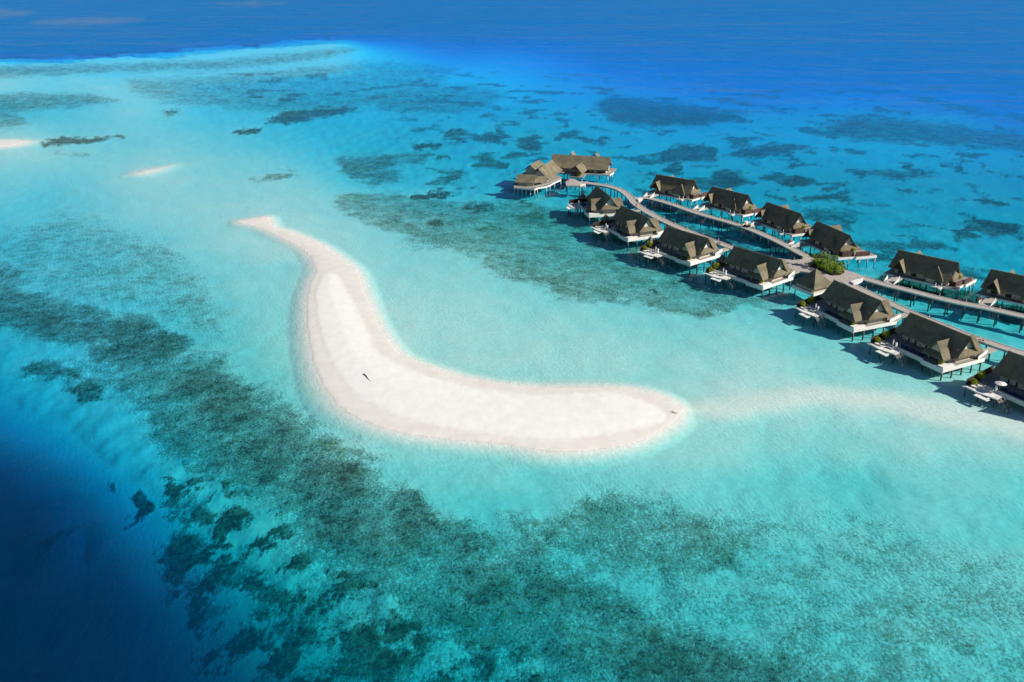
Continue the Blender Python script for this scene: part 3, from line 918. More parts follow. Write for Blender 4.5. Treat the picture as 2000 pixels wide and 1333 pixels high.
    # posts at the terrace
    MB().box(4.2, 4.65, -9.1, -8.7, 2.1, 4.0).build('shower_post', M['white'], r)
    return r


# ------------------------------------------------------------------ ocean-side villa
def ocean_villa():
    r = empty('overwater_villa')
    MB().prism([(-1.6, -5.4), (22.3, -5.4), (22.8, 1.4), (23.4, 1.4), (23.9, 10.2), (-1.6, 9.0)], DZ - .5, DZ).build('deck', M['deck'], r)
    f = MB().slab([(22.35, -5.4, DZ + .06), (22.85, 1.4, DZ + .06), (22.85, 1.4, DZ - .75), (22.35, -5.4, DZ - .75)], .12, (1, 0, 0))
    f.slab([(23.45, 1.38, DZ + .04), (23.95, 10.2, DZ + .04), (23.95, 10.2, DZ - .95), (23.45, 1.38, DZ - .95)], .12, (1, 0, 0))
    f.box(-1.6, 22.3, -5.52, -5.41, DZ - .62, DZ + .06)
    f.build('fascia', M['white'], r)
    MB().prism([(.9, -2.4), (12.2, -2.4), (12.2, -4.3), (17.4, -4.3), (17.4, -2.6), (19.1, -2.6), (19.1, 3.8), (.9, 3.8)], DZ, 4.9).build('wall', M['wall'], r)
    tri_wall(MB(), (19.45, -3.0, 6.2), (19.45, 3.0, 6.2), (19.45, 0, 9.7), .2, (-1, 0)).build('gable_panel', M['gable'], r)
    tri_wall(MB(), (.4, -3.2, 5.3), (.4, 3.2, 5.3), (.4, 0, 9.6), .2, (1, 0)).build('gable_panel', M['wall'], r)
    tri_wall(MB(), (.8, -4.9, 4.9), (5.0, -4.9, 4.9), (2.9, -4.9, 7.5), .2, (0, 1)).build('gable_panel', M['dark'], r)
    prof = [(0, 10.0), (1.6, 7.9), (2.9, 6.3), (4.3, 4.85)]
    gable_roof(MB(), (0, 0), (20.3, 0), prof, .34, (0, .9), (0, -.2)).build('roof', M['thatch'], r)
    gable_roof(MB(), (2.9, -5.3), (2.9, -.8), [(0, 8.0), (1.3, 6.2), (2.5, 4.4)], .28, (0, .7), (0, 0)).build('cross_roof', M['thatch'], r)
    hp = gable_roof(MB(), (14.75, -2.5), (14.75, -.6), [(0, 8.1), (3.4, 4.3)], .3, (0, 2.7), (0, 0))
    hp.slab([(14.75, -2.52, 8.08), (11.34, -5.22, 4.28), (18.16, -5.22, 4.28)], .3)
    hp.build('cross_roof', M['thatch'], r)
    gable_roof(MB(), (4.8, .5), (4.8, 7.3), [(0, 9.3), (1.6, 7.2), (3.4, 5.0)], .3, (0, 0), (0, .4)).build('cross_roof', M['thatch'], r)
    sk = MB()
    sk.slab([(19.5, -3.1, 6.35), (19.5, 3.1, 6.35), (20.9, 5.6, 4.6), (20.9, -3.6, 4.6)][::-1], .3)
    sk.build('skirt_roof', M['thatch'], r)
    ridge_cap((-.1, 0), (20.4, 0), 10.02).build('ridge_cap', M['ridge'], r)
    for s in (-1, 1):
        vb = MB()
        for i in range(3):
            vb.slab([(20.32, s * prof[i][0], prof[i][1] - .05), (20.32, s * prof[i + 1][0], prof[i + 1][1] - .05), (20.32, s * prof[i + 1][0], prof[i + 1][1] - .45), (20.32, s * prof[i][0], prof[i][1] - .5)], .1, (1, 0, 0))
        vb.build('verge_board', M['door'], r)
    for x0, x1 in ((2.0, 4.0), (6.5, 8.3)):
        MB().box(x0, x1, -2.52, -2.405, DZ + .2, DZ + 2.1).build('window', M['glass'], r)
    w = MB().box(12.4, 14.2, -4.42, -4.305, DZ + .1, DZ + 2.1).build('window', M['blind'], r)
    w = MB().box(15.2, 17.4, -4.42, -4.305, DZ + .1, DZ + 2.1).build('window', M['glass'], r)
    MB().slab([(21.7, -3.2, DZ), (22.4, 1.3, DZ), (22.4, 1.3, DZ + 1.75), (21.7, -3.2, DZ + 1.75)], .14, (-1, 0, 0)).build('privacy_wall', M['redwood'], r)
    MB().slab([(22.95, 1.5, DZ), (23.3, 7.6, DZ), (23.3, 7.6, DZ + 1.75), (22.95, 1.5, DZ + 1.75)], .14, (-1, 0, 0)).build('privacy_wall', M['redwood'], r)
    MB().slab([(21.55, -3.3, DZ), (19.6, -3.3, DZ), (19.6, -3.3, DZ + 1.75), (21.55, -3.3, DZ + 1.75)], .14, (0, 1, 0)).build('privacy_wall', M['dark'], r)
    # service steps and outdoor shower posts facing the walkway
    MB().box(15.2, 18.6, -7.2, -5.56, DZ - .5, DZ - .2).box(17.9, 18.7, -7.9, -7.2, 1.9, 2.3).build('side_platform', M['white'], r)
    MB().box(16.3, 16.5, -6.5, -6.3, DZ - .2, DZ + 1.1).box(18.2, 18.4, -6.4, -6.2, DZ - .2, DZ + 1.3).build('shower_post', M['white'], r)
    # entry bridge with white sail screens
    MB().box(2.2, 5.4, -14.9, -5.56, DZ - .45, DZ - .03).build('entry_bridge', M['walk'], r)
    MB().slab([(5.55, -15.0, DZ - .1), (5.55, -10.6, DZ - .1), (5.9, -11.0, DZ + 2.1)], .14, (1, 0, 0)).build('sail_screen', M['white'], r)
    MB().slab([(1.9, -13.6, DZ - .1), (1.9, -10.2, DZ - .1), (1.7, -10.4, DZ + 1.2)], .12, (-1, 0, 0)).build('sail_screen', M['white'], r)
    piles(r, [(x, y) for x in (-1.0, 5.2, 11.0, 16.6) for y in (-5.0, 1.5, 8.2)], DZ - .4, M['pile'], .2)
    piles(r, [(21.9, -5.0), (22.2, -.6), (23.2, 3.4), (23.4, 6.8), (23.6, 9.9)], DZ - .5, M['palepile'], .2)
    piles(r, [(2.5, -12), (5.1, -12), (2.5, -8.5), (5.1, -8.5), (16.2, -6.8), (18.3, -6.8)], DZ - .46, M['pile'], .15)
    return r


def place(o, a, ang):
    p = un(a[0], a[1], 10.0)
    o.location = (p[0], p[1], 0)
    o.rotation_euler = (0, 0, R(ang))
    return o


LAG = [((1164.9, 363.2), -78.0, 'thatched lagoon-side villa nearest the large pavilion, farthest of its row'),
       ((1213.3, 402.3), -64.5, 'thatched villa on the lagoon side, second counting from the large pavilion'),
       ((1302, 442.5), -51.4, 'thatched villa on the lagoon side, third counting from the large pavilion'),
       ((1433.5, 481.2), -51.6, 'thatched villa on the lagoon side just beyond the square gazebo'),
       ((1628.8, 547.8), -67.0, 'thatched villa on the lagoon side directly in front of the square gazebo'),
       ((1777.5, 611.2), -63.4, 'thatched villa on the lagoon side, wholly in view and nearest the camera'),
       ((1970, 686.3), -62.0, 'thatched villa on the lagoon side cut off by the right edge of the photo')]
OCE = [((1282.3, 341.5), -39.5, 'thatched villa on the ocean side nearest the walkway fork'),
       ((1390.4, 364.9), -51.8, 'thatched villa on the ocean side, second along from the walkway fork'),
       ((1497.5, 395.5), -63.8, 'thatched villa on the ocean side, third along from the walkway fork'),
       ((1595.2, 432.6), -72.0, 'thatched villa on the ocean side right behind the palms'),
       ((1754.7, 488.9), -43.9, 'thatched villa on the ocean side, first one to the right of the palms'),
       ((1935.3, 526.4), -43.0, 'thatched villa on the ocean side cut off by the right edge of the photo')]
lag0 = lagoon_villa()
lag = []
for i, (a, ang, lab) in enumerate(LAG):
    o = lag0 if i == 0 else copy_tree(lag0)
    place(o, a, ang)
    tag(o, lab, 'villa', 'thatched villas along the lagoon side')
    lag.append(o)
oce0 = ocean_villa()
oce = []
for i, (a, ang, lab) in enumerate(OCE):
    o = oce0 if i == 0 else copy_tree(oce0)
    place(o, a, ang)
    tag(o, lab, 'villa', 'thatched villas along the ocean side')
    oce.append(o)


def at_villa(v, x, y, z):
    c, s = math.cos(v.rotation_euler.z), math.sin(v.rotation_euler.z)
    return (v.location.x + c * x - s * y, v.location.y + s * x + c * y, z)


WHICH = ['farthest lagoon villa', 'second lagoon villa from the pavilion', 'third lagoon villa from the pavilion', 'lagoon villa beyond the gazebo',
         'lagoon villa in front of the gazebo', 'nearest whole lagoon villa', 'lagoon villa cut by the photo edge']


# ------------------------------------------------------------------ terrace furniture and planting
def lounger():
    r = empty('sun_lounger')
    MB().box(-.95, .95, -.34, .34, .22, .30).build('frame', M['metal'], r)
    MB().box(-.95, .35, -.32, .32, .30, .40).build('mattress', M['fabric'], r)
    MB().slab([(.35, -.32, .40), (.35, .32, .40), (.95, .32, .85), (.95, -.32, .85)], .10).build('backrest', M['fabric'], r)
    for x in (-.8, .8):
        for y in (-.28, .28):
            MB().box(x - .03, x + .03, y - .03, y + .03, 0, .22).build('leg', M['metal'], r)
    return r


def parasol(open_=True):
    r = empty('parasol')
    MB().tube((0, 0, 0), (0, 0, 2.45), .035, .03, 8).build('pole', M['metal'], r)
    MB().tube((0, 0, 0), (0, 0, .09), .32, .30, 12).build('base', M['metal'], r)
    if open_:
        c = MB()
        k = 8
        for i in range(k):
            a0, a1 = 2 * math.pi * i / k, 2 * math.pi * (i + 1) / k
            c.slab([(0, 0, 2.6), (1.45 * math.cos(a0), 1.45 * math.sin(a0), 2.1), (1.45 * math.cos(a1), 1.45 * math.sin(a1), 2.1)], .03)
    else:
        c = MB().tube((0, 0, .9), (0, 0, 2.0), .10, .20, 8).tube((0, 0, 2.0), (0, 0, 2.6), .20, .03, 8)
    c.build('canopy', M['fabric'], r)
    return r


def leaf_clump(mb, c, rx, ry, rz, n, size, rnd):
    for _ in range(n):
        while True:
            p = np.array([rnd.uniform(-1, 1) for _ in range(3)])
            q = np.linalg.norm(p)
            if .35 < q < 1:
                break
        lump = 1 + .22 * math.sin(3.1 * p[0] + c[0]) * math.cos(2.7 * p[1] + c[1])
        p = np.array(c) + p * np.array([rx, ry, rz]) * lump
        a = np.array([rnd.gauss(0, 1) for _ in range(3)])
        a /= np.linalg.norm(a)
        b = np.cross(a, [rnd.gauss(0, 1) for _ in range(3)])
        b /= np.linalg.norm(b)
        s = size * rnd.uniform(.7, 1.3)
        mb.add([p - a * s, p + b * s * .55, p + a * s, p - b * s * .55], [(0, 1, 2, 3)])
    return mb


def bush(rad, seed):
    rnd = random.Random(seed)
    r = empty('bush')
    st = MB()
    for k in range(5):
        a = 2 * math.pi * k / 5
        st.tube((0, 0, 0), (.5 * rad * math.cos(a), .5 * rad * math.sin(a), rad * 1.1), .05, .02, 5)
    st.build('stem', M['trunk'], r)
    leaf_clump(MB(), (0, 0, rad * 1.05), rad, rad, rad * .9, 330, .20, rnd).build('foliage', M['leaf'], r)
    return r


lo0 = lounger()
pa_open = parasol(True)
pa_shut = parasol(False)
bu_big = bush(1.25, 3)
bu_small = bush(.85, 9)
first = {}


def put(src, key, loc, rz, label, cat, group):
    o = copy_tree(src) if first.get(key) else src
    first[key] = True
    o.location = loc
    o.rotation_euler = (0, 0, rz)
    return tag(o, label, cat, group)


for i, v in enumerate(lag):
    rz = v.rotation_euler.z
    for k, (x, y, w) in enumerate(((0.2, -11.2, 'outer'), (.8, -9.6, 'inner'), (3.6, -10.2, 'middle'))):
        put(lo0, 'lo', at_villa(v, x, y, 2.1), rz + .15, f'white sun lounger, {w} on the {WHICH[i]}', 'sun lounger', 'sun loungers on the villa terraces')
    if i == 6:
        put(pa_open, 'po', at_villa(v, 4.9, -8.2, DZ), rz, 'open white parasol on the pool terrace of the villa at the photo edge', 'parasol', None)
    else:
        put(pa_shut, 'ps', at_villa(v, 3.4, -9.0, 2.1), rz, f'closed white parasol on the terrace of the {WHICH[i]}', 'parasol', 'closed parasols on the villa terraces')
    if i >= 2:
        put(bu_big, 'bb', at_villa(v, -1.7, -6.6, 2.6), i * 1.3, f'large yellow-green bush by the fence of the {WHICH[i]}', 'bush', 'bushes by the privacy walls')
        put(bu_small, 'bs', at_villa(v, -.9, -10.3, 2.3), i * .7, f'small yellow-green bush at the terrace of the {WHICH[i]}', 'bush', 'bushes by the privacy walls')
        put(bu_small, 'bs', at_villa(v, 18.4, -7.4, 2.9), i * 2.1, f'low green bush in the front planter of the {WHICH[i]}', 'bush', 'bushes in the front planters')

for i, v in enumerate(oce[1:5]):
    put(bu_small, 'bs', at_villa(v, 20.7, 1.0 + .4 * i, 3.6), i * 1.9, ['green shrub beside the white gable of the second ocean-side villa', 'green shrub beside the white gable of the third ocean-side villa', 'green shrub beside the white gable of the villa behind the palms', 'green shrub inside the fence of the villa right of the palms'][i], 'bush', 'shrubs by the ocean villa gables')


def gazebo(name, half, eave, apex, rise, walls):
    r = empty(name)
    rf = MB()
    h1 = half * .5
    zm = eave + (apex - eave) * .42
    ring = [(half, eave), (h1, zm), (.05, apex)]
    for k in range(4):
        c0, s0 = math.cos(math.pi / 2 * k + math.pi / 4), math.sin(math.pi / 2 * k + math.pi / 4)
        c1, s1 = math.cos(math.pi / 2 * (k + 1) + math.pi / 4), math.sin(math.pi / 2 * (k + 1) + math.pi / 4)
        for (ra, za), (rb, zb) in ((ring[0], ring[1]), (ring[1], ring[2])):
            q = math.sqrt(2)
            rf.slab([(ra * c0 * q, ra * s0 * q, za), (ra * c1 * q, ra * s1 * q, za), (rb * c1 * q, rb * s1 * q, zb), (rb * c0 * q, rb * s0 * q, zb)], .22)
    rf.build('roof', M['thatch'], r)
    b = half * .8
    MB().box(-half * .95, half * .95, -half * .95, half * .95, DZ - .5, DZ).build('deck', M['deck'], r)
    if walls:
        MB().box(-b, b, -b, b, DZ, eave + .35).build('wall', M['wall'], r)
        MB().box(-half * .97, half * .97, -half * .99, -half * .955, DZ - .6, DZ + .5).box(half * .955, half * .99, -half * .97, half * .97, DZ - .6, DZ + .5).build('railing', M['white'], r)
    else:
        for x in (-b, b):
            for y in (-b, b):
                MB().box(x - .1, x + .1, y - .1, y + .1, DZ, eave + .1).build('post', M['pile'], r)
    piles(r, [(x, y) for x in (-b, b) for y in (-b, b)], DZ - .4, M['pile'], .18)
    return r


pav0 = gazebo('thatched_shelter', 1.75, 4.1, 6.5, 1, False)
for i, v in enumerate(lag[:3]):
    put(pav0, 'pv', at_villa(v, -2.9, -5.3, 0), v.rotation_euler.z, f'small pyramid thatched shelter on the {WHICH[i]}', 'shelter', 'thatched shelters on villa decks')
put(pav0, 'pv', at_villa(lag[3], -3.4, -1.5, 0), lag[3].rotation_euler.z, f'small pyramid thatched shelter on the {WHICH[3]}', 'shelter', 'thatched shelters on villa decks')

g = gazebo('gazebo', 5.0, 4.4, 9.4, 1, True)
gp = un(1594, 525, 9.4)
g.location = (gp[0], gp[1], 0)
g.rotation_euler = (0, 0, R(-62))
tag(g, 'square gazebo with pyramid thatched roof beside the palm island', 'gazebo')


# ------------------------------------------------------------------ walkways
def path_pts(px, z=DZ, step=1.6):
    P = [un(a, b, z)[:2] for a, b in px]
    P = [P[0] * 2 - P[1]] + P + [P[-1] * 2 - P[-2]]
    out = []
    for i in range(1, len(P) - 2):
        a, b, c, d = P[i - 1], P[i], P[i + 1], P[i + 2]
        n = max(2, int(np.linalg.norm(c - b) / step))
        for k in range(n):
            t = k / n
            out.append(0.5 * ((2 * b) + (-a + c) * t + (2 * a - 5 * b + 4 * c - d) * t * t + (-a + 3 * b - 3 * c + d) * t ** 3))
    out.append(P[-2])
    return np.array(out)


def ribbon(mb, C, lo, hi, z0, z1):
    T = np.gradient(C, axis=0)
    T /= np.linalg.norm(T, axis=1)[:, None]
    N = np.stack([-T[:, 1], T[:, 0]], -1)
    A = C + N * lo
    B = C + N * hi
    n = len(C)
    vs = [(*p, z0) for p in A] + [(*p, z0) for p in B] + [(*p, z1) for p in A] + [(*p, z1) for p in B]
    fs = []
    for i in range(n - 1):
        fs += [(i, i + 1, n + i + 1, n + i), (2 * n + i, 3 * n + i, 3 * n + i + 1, 2 * n + i + 1), (i, 2 * n + i, 2 * n + i + 1, i + 1), (n + i, n + i + 1, 3 * n + i + 1, 3 * n + i)]
    fs += [(0, n, 3 * n, 2 * n), (n - 1, 3 * n - 1, 4 * n - 1, 2 * n - 1)]
    return mb.add(vs, fs)


LAMPS = []


def walkway(px, label, w=1.5, dzz=0.0, trim=(0, 0), lamp_sides=(1,)):
    C = path_pts(px)
    r = empty('boardwalk', (C[0][0], C[0][1], 0))
    o = -C[0]
    L = C + o
    z = DZ + dzz
    ribbon(MB(), L, -w, w, z - .18, z).build('deck', M['walk'], r)
    ribbon(MB(), L, -w + .25, w - .25, z - .75, z - .2).build('beam', M['pile'], r)
    k0, k1 = trim
    Lk = L[k0:len(L) - k1 if k1 else None]
    ribbon(MB(), Lk, w + .004, w + .16, z - .3, z + .16).build('kerb', M['white'], r)
    ribbon(MB(), Lk, -w - .16, -w - .004, z - .3, z + .16).build('kerb', M['white'], r)
    T = np.gradient(L, axis=0)
    T /= np.linalg.norm(T, axis=1)[:, None]
    N = np.stack([-T[:, 1], T[:, 0]], -1)
    s = np.concatenate([[0], np.cumsum(np.linalg.norm(np.diff(L, axis=0), axis=1))])
    pts = []
    q = 2.0
    while q < s[-1] - 1:
        i = int(np.searchsorted(s, q))
        for e in (-1, 1):
            pts.append(tuple(L[i] + N[i] * e * (w - .3)))
        q += 5.4
    piles(r, pts, z - .2, M['pile'], .21)
    q = 4.0
    while q < s[-1] - 3:
        i = int(np.searchsorted(s, q))
        for e in lamp_sides:
            p = C[i] + N[i] * e * (w + .3)
            LAMPS.append((p[0], p[1], label))
        q += 9.0
    return tag(r, label, 'boardwalk')


W1 = [(1128, 357.5), (1146, 357.6), (1160, 359.5), (1187, 363.6), (1210.5, 370.8), (1224.9, 379.9), (1234, 388.9), (1240, 397), (1252, 406), (1268, 416), (1294, 430), (1330, 446), (1366, 460.5), (1402, 474), (1431, 484.5), (1470, 498), (1510, 507), (1545, 511), (1574, 509)]
walkway(W1, 'curving grey boardwalk behind the lagoon-side villas from the pavilion to the palm island', 1.55, 0.0, (0, 3))
W2 = [(1240, 388), (1258, 386.5), (1280, 390), (1312, 399), (1348, 411.6), (1384, 423), (1420, 433), (1456, 444.5), (1492, 459), (1528, 475.7), (1564, 495), (1584, 506)]
walkway(W2, 'grey boardwalk in front of the ocean-side villas from the fork to the palm island', 1.45, -.006, (5, 3))
W3 = [(1658, 532), (1689, 543.6), (1712, 551), (1734, 557.5), (1766, 565), (1820, 579), (1874, 591.5), (1928, 602), (2000, 618), (2100, 640), (2220, 668)]
walkway(W3, 'grey boardwalk running right from the palm island past the ocean-side villas', 1.5, 0.0, (3, 0))
W4 = [(1636, 540), (1662, 556), (1698, 573), (1734, 590), (1780, 611), (1824, 628.6), (1860, 643), (1896, 657.4), (1932, 669), (1968, 681), (2000, 691), (2080, 716), (2180, 748)]
walkway(W4, 'grey boardwalk running right behind the nearest lagoon-side villas', 1.5, -.006, (3, 0))

# junction platform at the palm island
C4 = lambda x, y: un(1500 + x / 5.553, 450 + y / 5.553, DZ)[:2]
pl = [C4(*q) for q in ((372, 296), (470, 300), (560, 335), (700, 380), (845, 432), (1000, 492), (1050, 520), (1035, 540), (925, 590), (905, 600), (800, 575), (690, 560), (560, 500), (430, 455), (300, 440), (200, 410), (190, 372), (330, 335), (378, 315))]
c0 = sum(pl) / len(pl)
r = empty('junction_platform', (c0[0], c0[1], 0))
MB().prism([tuple(p - c0) for p in pl], DZ - .7, DZ + .006).build('deck', M['walk'], r)
piles(r, [tuple((p - c0) * .85) for p in pl[::2]], DZ - .5, M['pile'], .22)
ap = [C4(*q) - c0 for q in ((895, 572), (940, 555), (1030, 530), (1015, 560), (965, 590), (930, 594))]
MB().prism([tuple(p) for p in ap], DZ + .01, DZ + .55).build('bench', M['white'], r)
tag(r, 'broad boardwalk platform where the walkways meet around the palm island', 'platform')

# white bench in the walkway fork
bp_ = [un(*q, DZ)[:2] for q in ((1243.5, 391.5), (1249, 388.5), (1256, 389.5), (1252, 394), (1247, 395.5))]
c1 = sum(bp_) / len(bp_)
r = empty('fork_bench', (c1[0], c1[1], 0))
MB().prism([tuple(p - c1) for p in bp_], DZ - .3, DZ + .1).build('base', M['deck'], r)
MB().prism([tuple((p - c1) * .85) for p in bp_], DZ + .1, DZ + .6).build('seat', M['white'], r)
piles(r, [(0, 0)], DZ - .3, M['pile'], .2)
tag(r, 'white wedge-shaped bench filling the fork of the two boardwalks', 'bench')

# ------------------------------------------------------------------ palm island
pi = [C4(*q) for q in ((455, 365), (520, 335), (600, 345), (680, 375), (760, 405), (815, 425), (825, 460), (780, 488), (700, 492), (620, 460), (540, 425), (470, 395))]
c2 = sum(pi) / len(pi)
r = empty('hedge_bed', (c2[0], c2[1], DZ))
MB().prism([tuple((p - c2) * 1.02) for p in pi], .008, .45).build('planter', M['dark'], r)
hb = MB()
rnd = random.Random(4)
core = np.array([p - c2 for p in pi])
cx = core[:, 0]
lo_, hi_ = core.min(0), core.max(0)
n_ = 0
while n_ < 46:
    p = np.array([rnd.uniform(lo_[0], hi_[0]), rnd.uniform(lo_[1], hi_[1])])
    if poly_sdf(np.array([p[0]]), np.array([p[1]]), core)[0] < -.6:
        leaf_clump(hb, (p[0], p[1], .9 + rnd.uniform(0, .6)), 1.0, 1.0, .8, 110, .2, rnd)
        n_ += 1
hb.build('foliage', M['hedge'], r)
tag(r, 'bright green clipped hedge filling the planting bed at the boardwalk junction', 'hedge')


def palm(h, seed, lean=.5):
    rnd = random.Random(seed)
    r = empty('palm_tree')
    t = MB()
    a = rnd.uniform(0, 6.28)
    p = np.array([0.0, 0, 0])
    N_ = 7
    for k in range(N_):
        q = np.array([lean * math.cos(a) * ((k + 1) / N_) ** 2, lean * math.sin(a) * ((k + 1) / N_) ** 2, h * (k + 1) / N_])
        t.tube(p, q, .15 - .008 * k, .15 - .008 * (k + 1), 7)
        p = q
    t.build('trunk', M['trunk'], r, True)
    c = MB()
    nf = 15
    for k in range(nf):
        a = 2 * math.pi * k / nf + rnd.uniform(-.2, .2)
        up = rnd.uniform(.35, 1.3)
        ln = rnd.uniform(1.25, 1.7)
        d = np.array([math.cos(a), math.sin(a), 0])
        sd_ = np.array([-math.sin(a), math.cos(a), 0])
        prev = None
        for j in range(7):
            s_ = j / 6
            mid = p + d * ln * s_ * (1 - .12 * s_) + np.array([0, 0, ln * (up * s_ - (.45 + up * .6) * s_ * s_)])
            wd = .30 * math.sin(math.pi * min(.97, .12 + .85 * s_)) + .02
            e = [mid - sd_ * wd - np.array([0, 0, wd * .5]), mid, mid + sd_ * wd - np.array([0, 0, wd * .5])]
            if prev is not None:
                # each half of the frond is a run of separate leaflets
                for (i0, i1) in ((0, 1), (1, 2)):
                    for g_ in range(2):
                        f0, f1 = g_ / 2, g_ / 2 + .36
                        A0 = prev[1] + (e[1] - prev[1]) * f0
                        A1 = prev[1] + (e[1] - prev[1]) * f1
                        q0, q1 = (prev[0], e[0]) if i0 == 0 else (prev[2], e[2])
                        B0 = q0 + (q1 - q0) * (f0 + .25)
                        B1 = q0 + (q1 - q0) * (f1 + .2)
                        c.add([A0, A1, B1, B0], [(0, 1, 2, 3)])
            prev = e
        c.tube(p, p + d * ln * .45 + np.array([0, 0, ln * (.45 * up - .2 * (.45 + up * .6))]), .03, .02, 4)
    c.build('crown', M['frond'], r)
    return r


# crown pixel, crown height
PALMS = [(385, 735, 4.6), (425, 742, 4.2), (545, 705, 5.4), (650, 750, 5.0), (795, 775, 5.0), (545, 828, 4.0), (655, 860, 4.0), (800, 915, 4.2), (912, 900, 4.6)]
PLAB = ['palm at the left end of the row, nearest the walkway edge', 'low palm just inside the left end of the row', 'tallest palm in the back row, under the villa eave', 'palm in the middle of the back row', 'palm beside the dark fence of the ocean villa',
        'short palm rising from the left part of the hedge', 'short palm rising from the middle of the hedge', 'short palm rising from the right part of the hedge', 'palm at the right end of the row over the water']
kinds = [palm(1.0 * 3.6, 2, .3), palm(3.6, 5, .5), palm(3.6, 8, .15)]
for i, (x, y, h) in enumerate(PALMS):
    src = kinds[i % 3]
    o = src if i < 3 else copy_tree(src)
    p = un(1550 + x / 9.52, 420 + y / 9.52, DZ + h - .3)
    s = h / 3.9
    o.location = (p[0], p[1], DZ - .1)
    o.scale = (s * .95, s * .95, s)
    o.rotation_euler = (0, 0, i * 1.1)
    tag(o, PLAB[i], 'palm tree', 'palms at the boardwalk junction')
# planting strip that carries the back row of palms
ps = [C4(*q) for q in ((470, 285), (560, 262), (650, 285), (760, 330), (845, 400), (835, 432), (740, 395), (600, 338), (500, 310))]
c3 = sum(ps) / len(ps)
r = empty('planting_platform', (c3[0], c3[1], 0))
MB().prism([tuple(p - c3) for p in ps], DZ - .7, DZ - .02).build('deck', M['dark'], r)
piles(r, [tuple((p - c3) * .8) for p in ps[::2]], DZ - .6, M['pile'], .2)
pf = MB()
for _ in range(22):
    k = rnd.randrange(len(ps))
    p = (ps[k] - c3) * rnd.uniform(.2, .85)
    leaf_clump(pf, (p[0], p[1], DZ + .5), .9, .9, .6, 70, .2, rnd)
pf.build('ground_cover', M['frond'], r)
tag(r, 'dark planting platform with low greenery under the back row of palms', 'planter')

# ------------------------------------------------------------------ large pavilion at the far end
def roofpair(r, name, p0, p1, half, zr, ze, th=.34, f0=(0, .4), f1=(0, .4), wall=True, inset=1.0, wallmat='wall'):
    prof = [(0, zr), (half * .4, zr - (zr - ze) * .47), (half * .72, zr - (zr - ze) * .78), (half, ze)]
    gable_roof(MB(), p0, p1, prof, th, f0, f1).build(name, M['thatch'], r)
    p0 = np.array(p0, float)
    p1 = np.array(p1, float)
    u = (p1 - p0) / np.linalg.norm(p1 - p0)
    w = np.array([u[1], -u[0]])
    a, b = p0 + u * inset, p1 - u * inset
    h = half - 1.5
    if wall:
        MB().prism([tuple(a + w * h), tuple(b + w * h), tuple(b - w * h), tuple(a - w * h)], DZ, ze + .55).build('wall', M[wallmat], r)
        for q, s in ((a, 1), (b, -1)):
            A = q + w * h
            B = q - w * h
            MB().slab([(A[0], A[1], ze + .5), (B[0], B[1], ze + .5), (q[0], q[1], zr - .6)], .18, (u[0] * s, u[1] * s, 0)).build('gable_panel', M['gable'], r)


r = empty('pavilion', (20.96, 463.8, 0), math.atan2(-.257, .966))
PO = np.array([20.96, 463.8])
PU = np.array([.966, -.257]) / np.hypot(.966, .257)


def pl_(x, y):
    d = np.array([x, y]) - PO
    return (float(d @ PU), float(d @ np.array([-PU[1], PU[0]])))


roofpair(r, 'roof', (0, 0), (30, 0), 6.8, 9.9, 4.5, .4)
roofpair(r, 'porch_roof', (15.6, -15.5), (16.4, -5.0), 3.3, 7.6, 4.4, .3, wall=False)
roofpair(r, 'wing_roof', pl_(12.9, 434.0), pl_(20.4, 455.0), 5.6, 8.8, 4.1, .36)
roofpair(r, 'wing_roof', pl_(9.0, 447.5), pl_(14.0, 459.5), 4.2, 7.8, 4.9, .3)
roofpair(r, 'cottage_roof', pl_(2.6, 428.6), pl_(11.7, 426.6), 3.7, 7.5, 4.3, .3, (0, .5), (0, -.3))
# little rear gables that show over the ridge
for x in (9.6, 22.3):
    gable_roof(MB(), (x, .4), (x, 6.4), [(0, 10.9), (1.6, 8.6), (2.6, 7.0)], .28, (0, 0), (0, .3)).build('cross_roof', M['thatch'], r)
lk = [pl_(*q) for q in ((11.0, 430.0), (11.0, 423.8), (17.0, 428.4), (17.2, 432.0))]
MB().slab([(*lk[0], 6.0), (*lk[1], 4.3), (*lk[2], 4.2), (*lk[3], 5.6)], .28).build('link_roof', M['thatch'], r)
MB().prism([(-1, -7.6), (12.5, -10.4), (12.5, -17), (19.5, -17), (19.5, -8.4), (31.3, -8.0), (32.4, -2), (32.4, 8), (-1, 8)], DZ - .5, DZ).build('deck', M['deck'], r)
d2 = [pl_(*q) for q in ((9.0, 461), (4.0, 448), (6.5, 436), (1.2, 433), (.9, 421.6), (10.6, 418.0), (12.0, 421.0), (16.5, 424.0), (18.3, 426.7), (20.8, 432.5), (24.1, 438.3), (24.5, 444), (20, 452))]
MB().prism(d2, DZ - .48, DZ - .008).build('deck', M['deck'], r)
fa = MB()
chain = [pl_(*q) for q in ((.9, 421.5), (10.7, 417.9), (12.1, 420.9), (16.5, 423.9), (18.4, 426.6), (20.9, 432.4), (24.2, 438.2))]
for a, b in zip(chain[:-1], chain[1:]):
    d = np.array(b) - np.array(a)
    nrm = np.array([d[1], -d[0]]) / np.linalg.norm(d)
    fa.slab([(*a, DZ + .1), (*b, DZ + .1), (*b, DZ - .6), (*a, DZ - .6)], .1, (nrm[0], nrm[1], 0))
fa.box(19.6, 31.3, -8.55, -8.42, DZ - .6, DZ + .1)
fa.slab([(31.4, -8.0, DZ + .1), (32.5, -2, DZ + .1), (32.5, -2, DZ - .6), (31.4, -8.0, DZ - .6)], .12, (1, 0, 0))
fa.build('fascia', M['white'], r)
rl = MB()
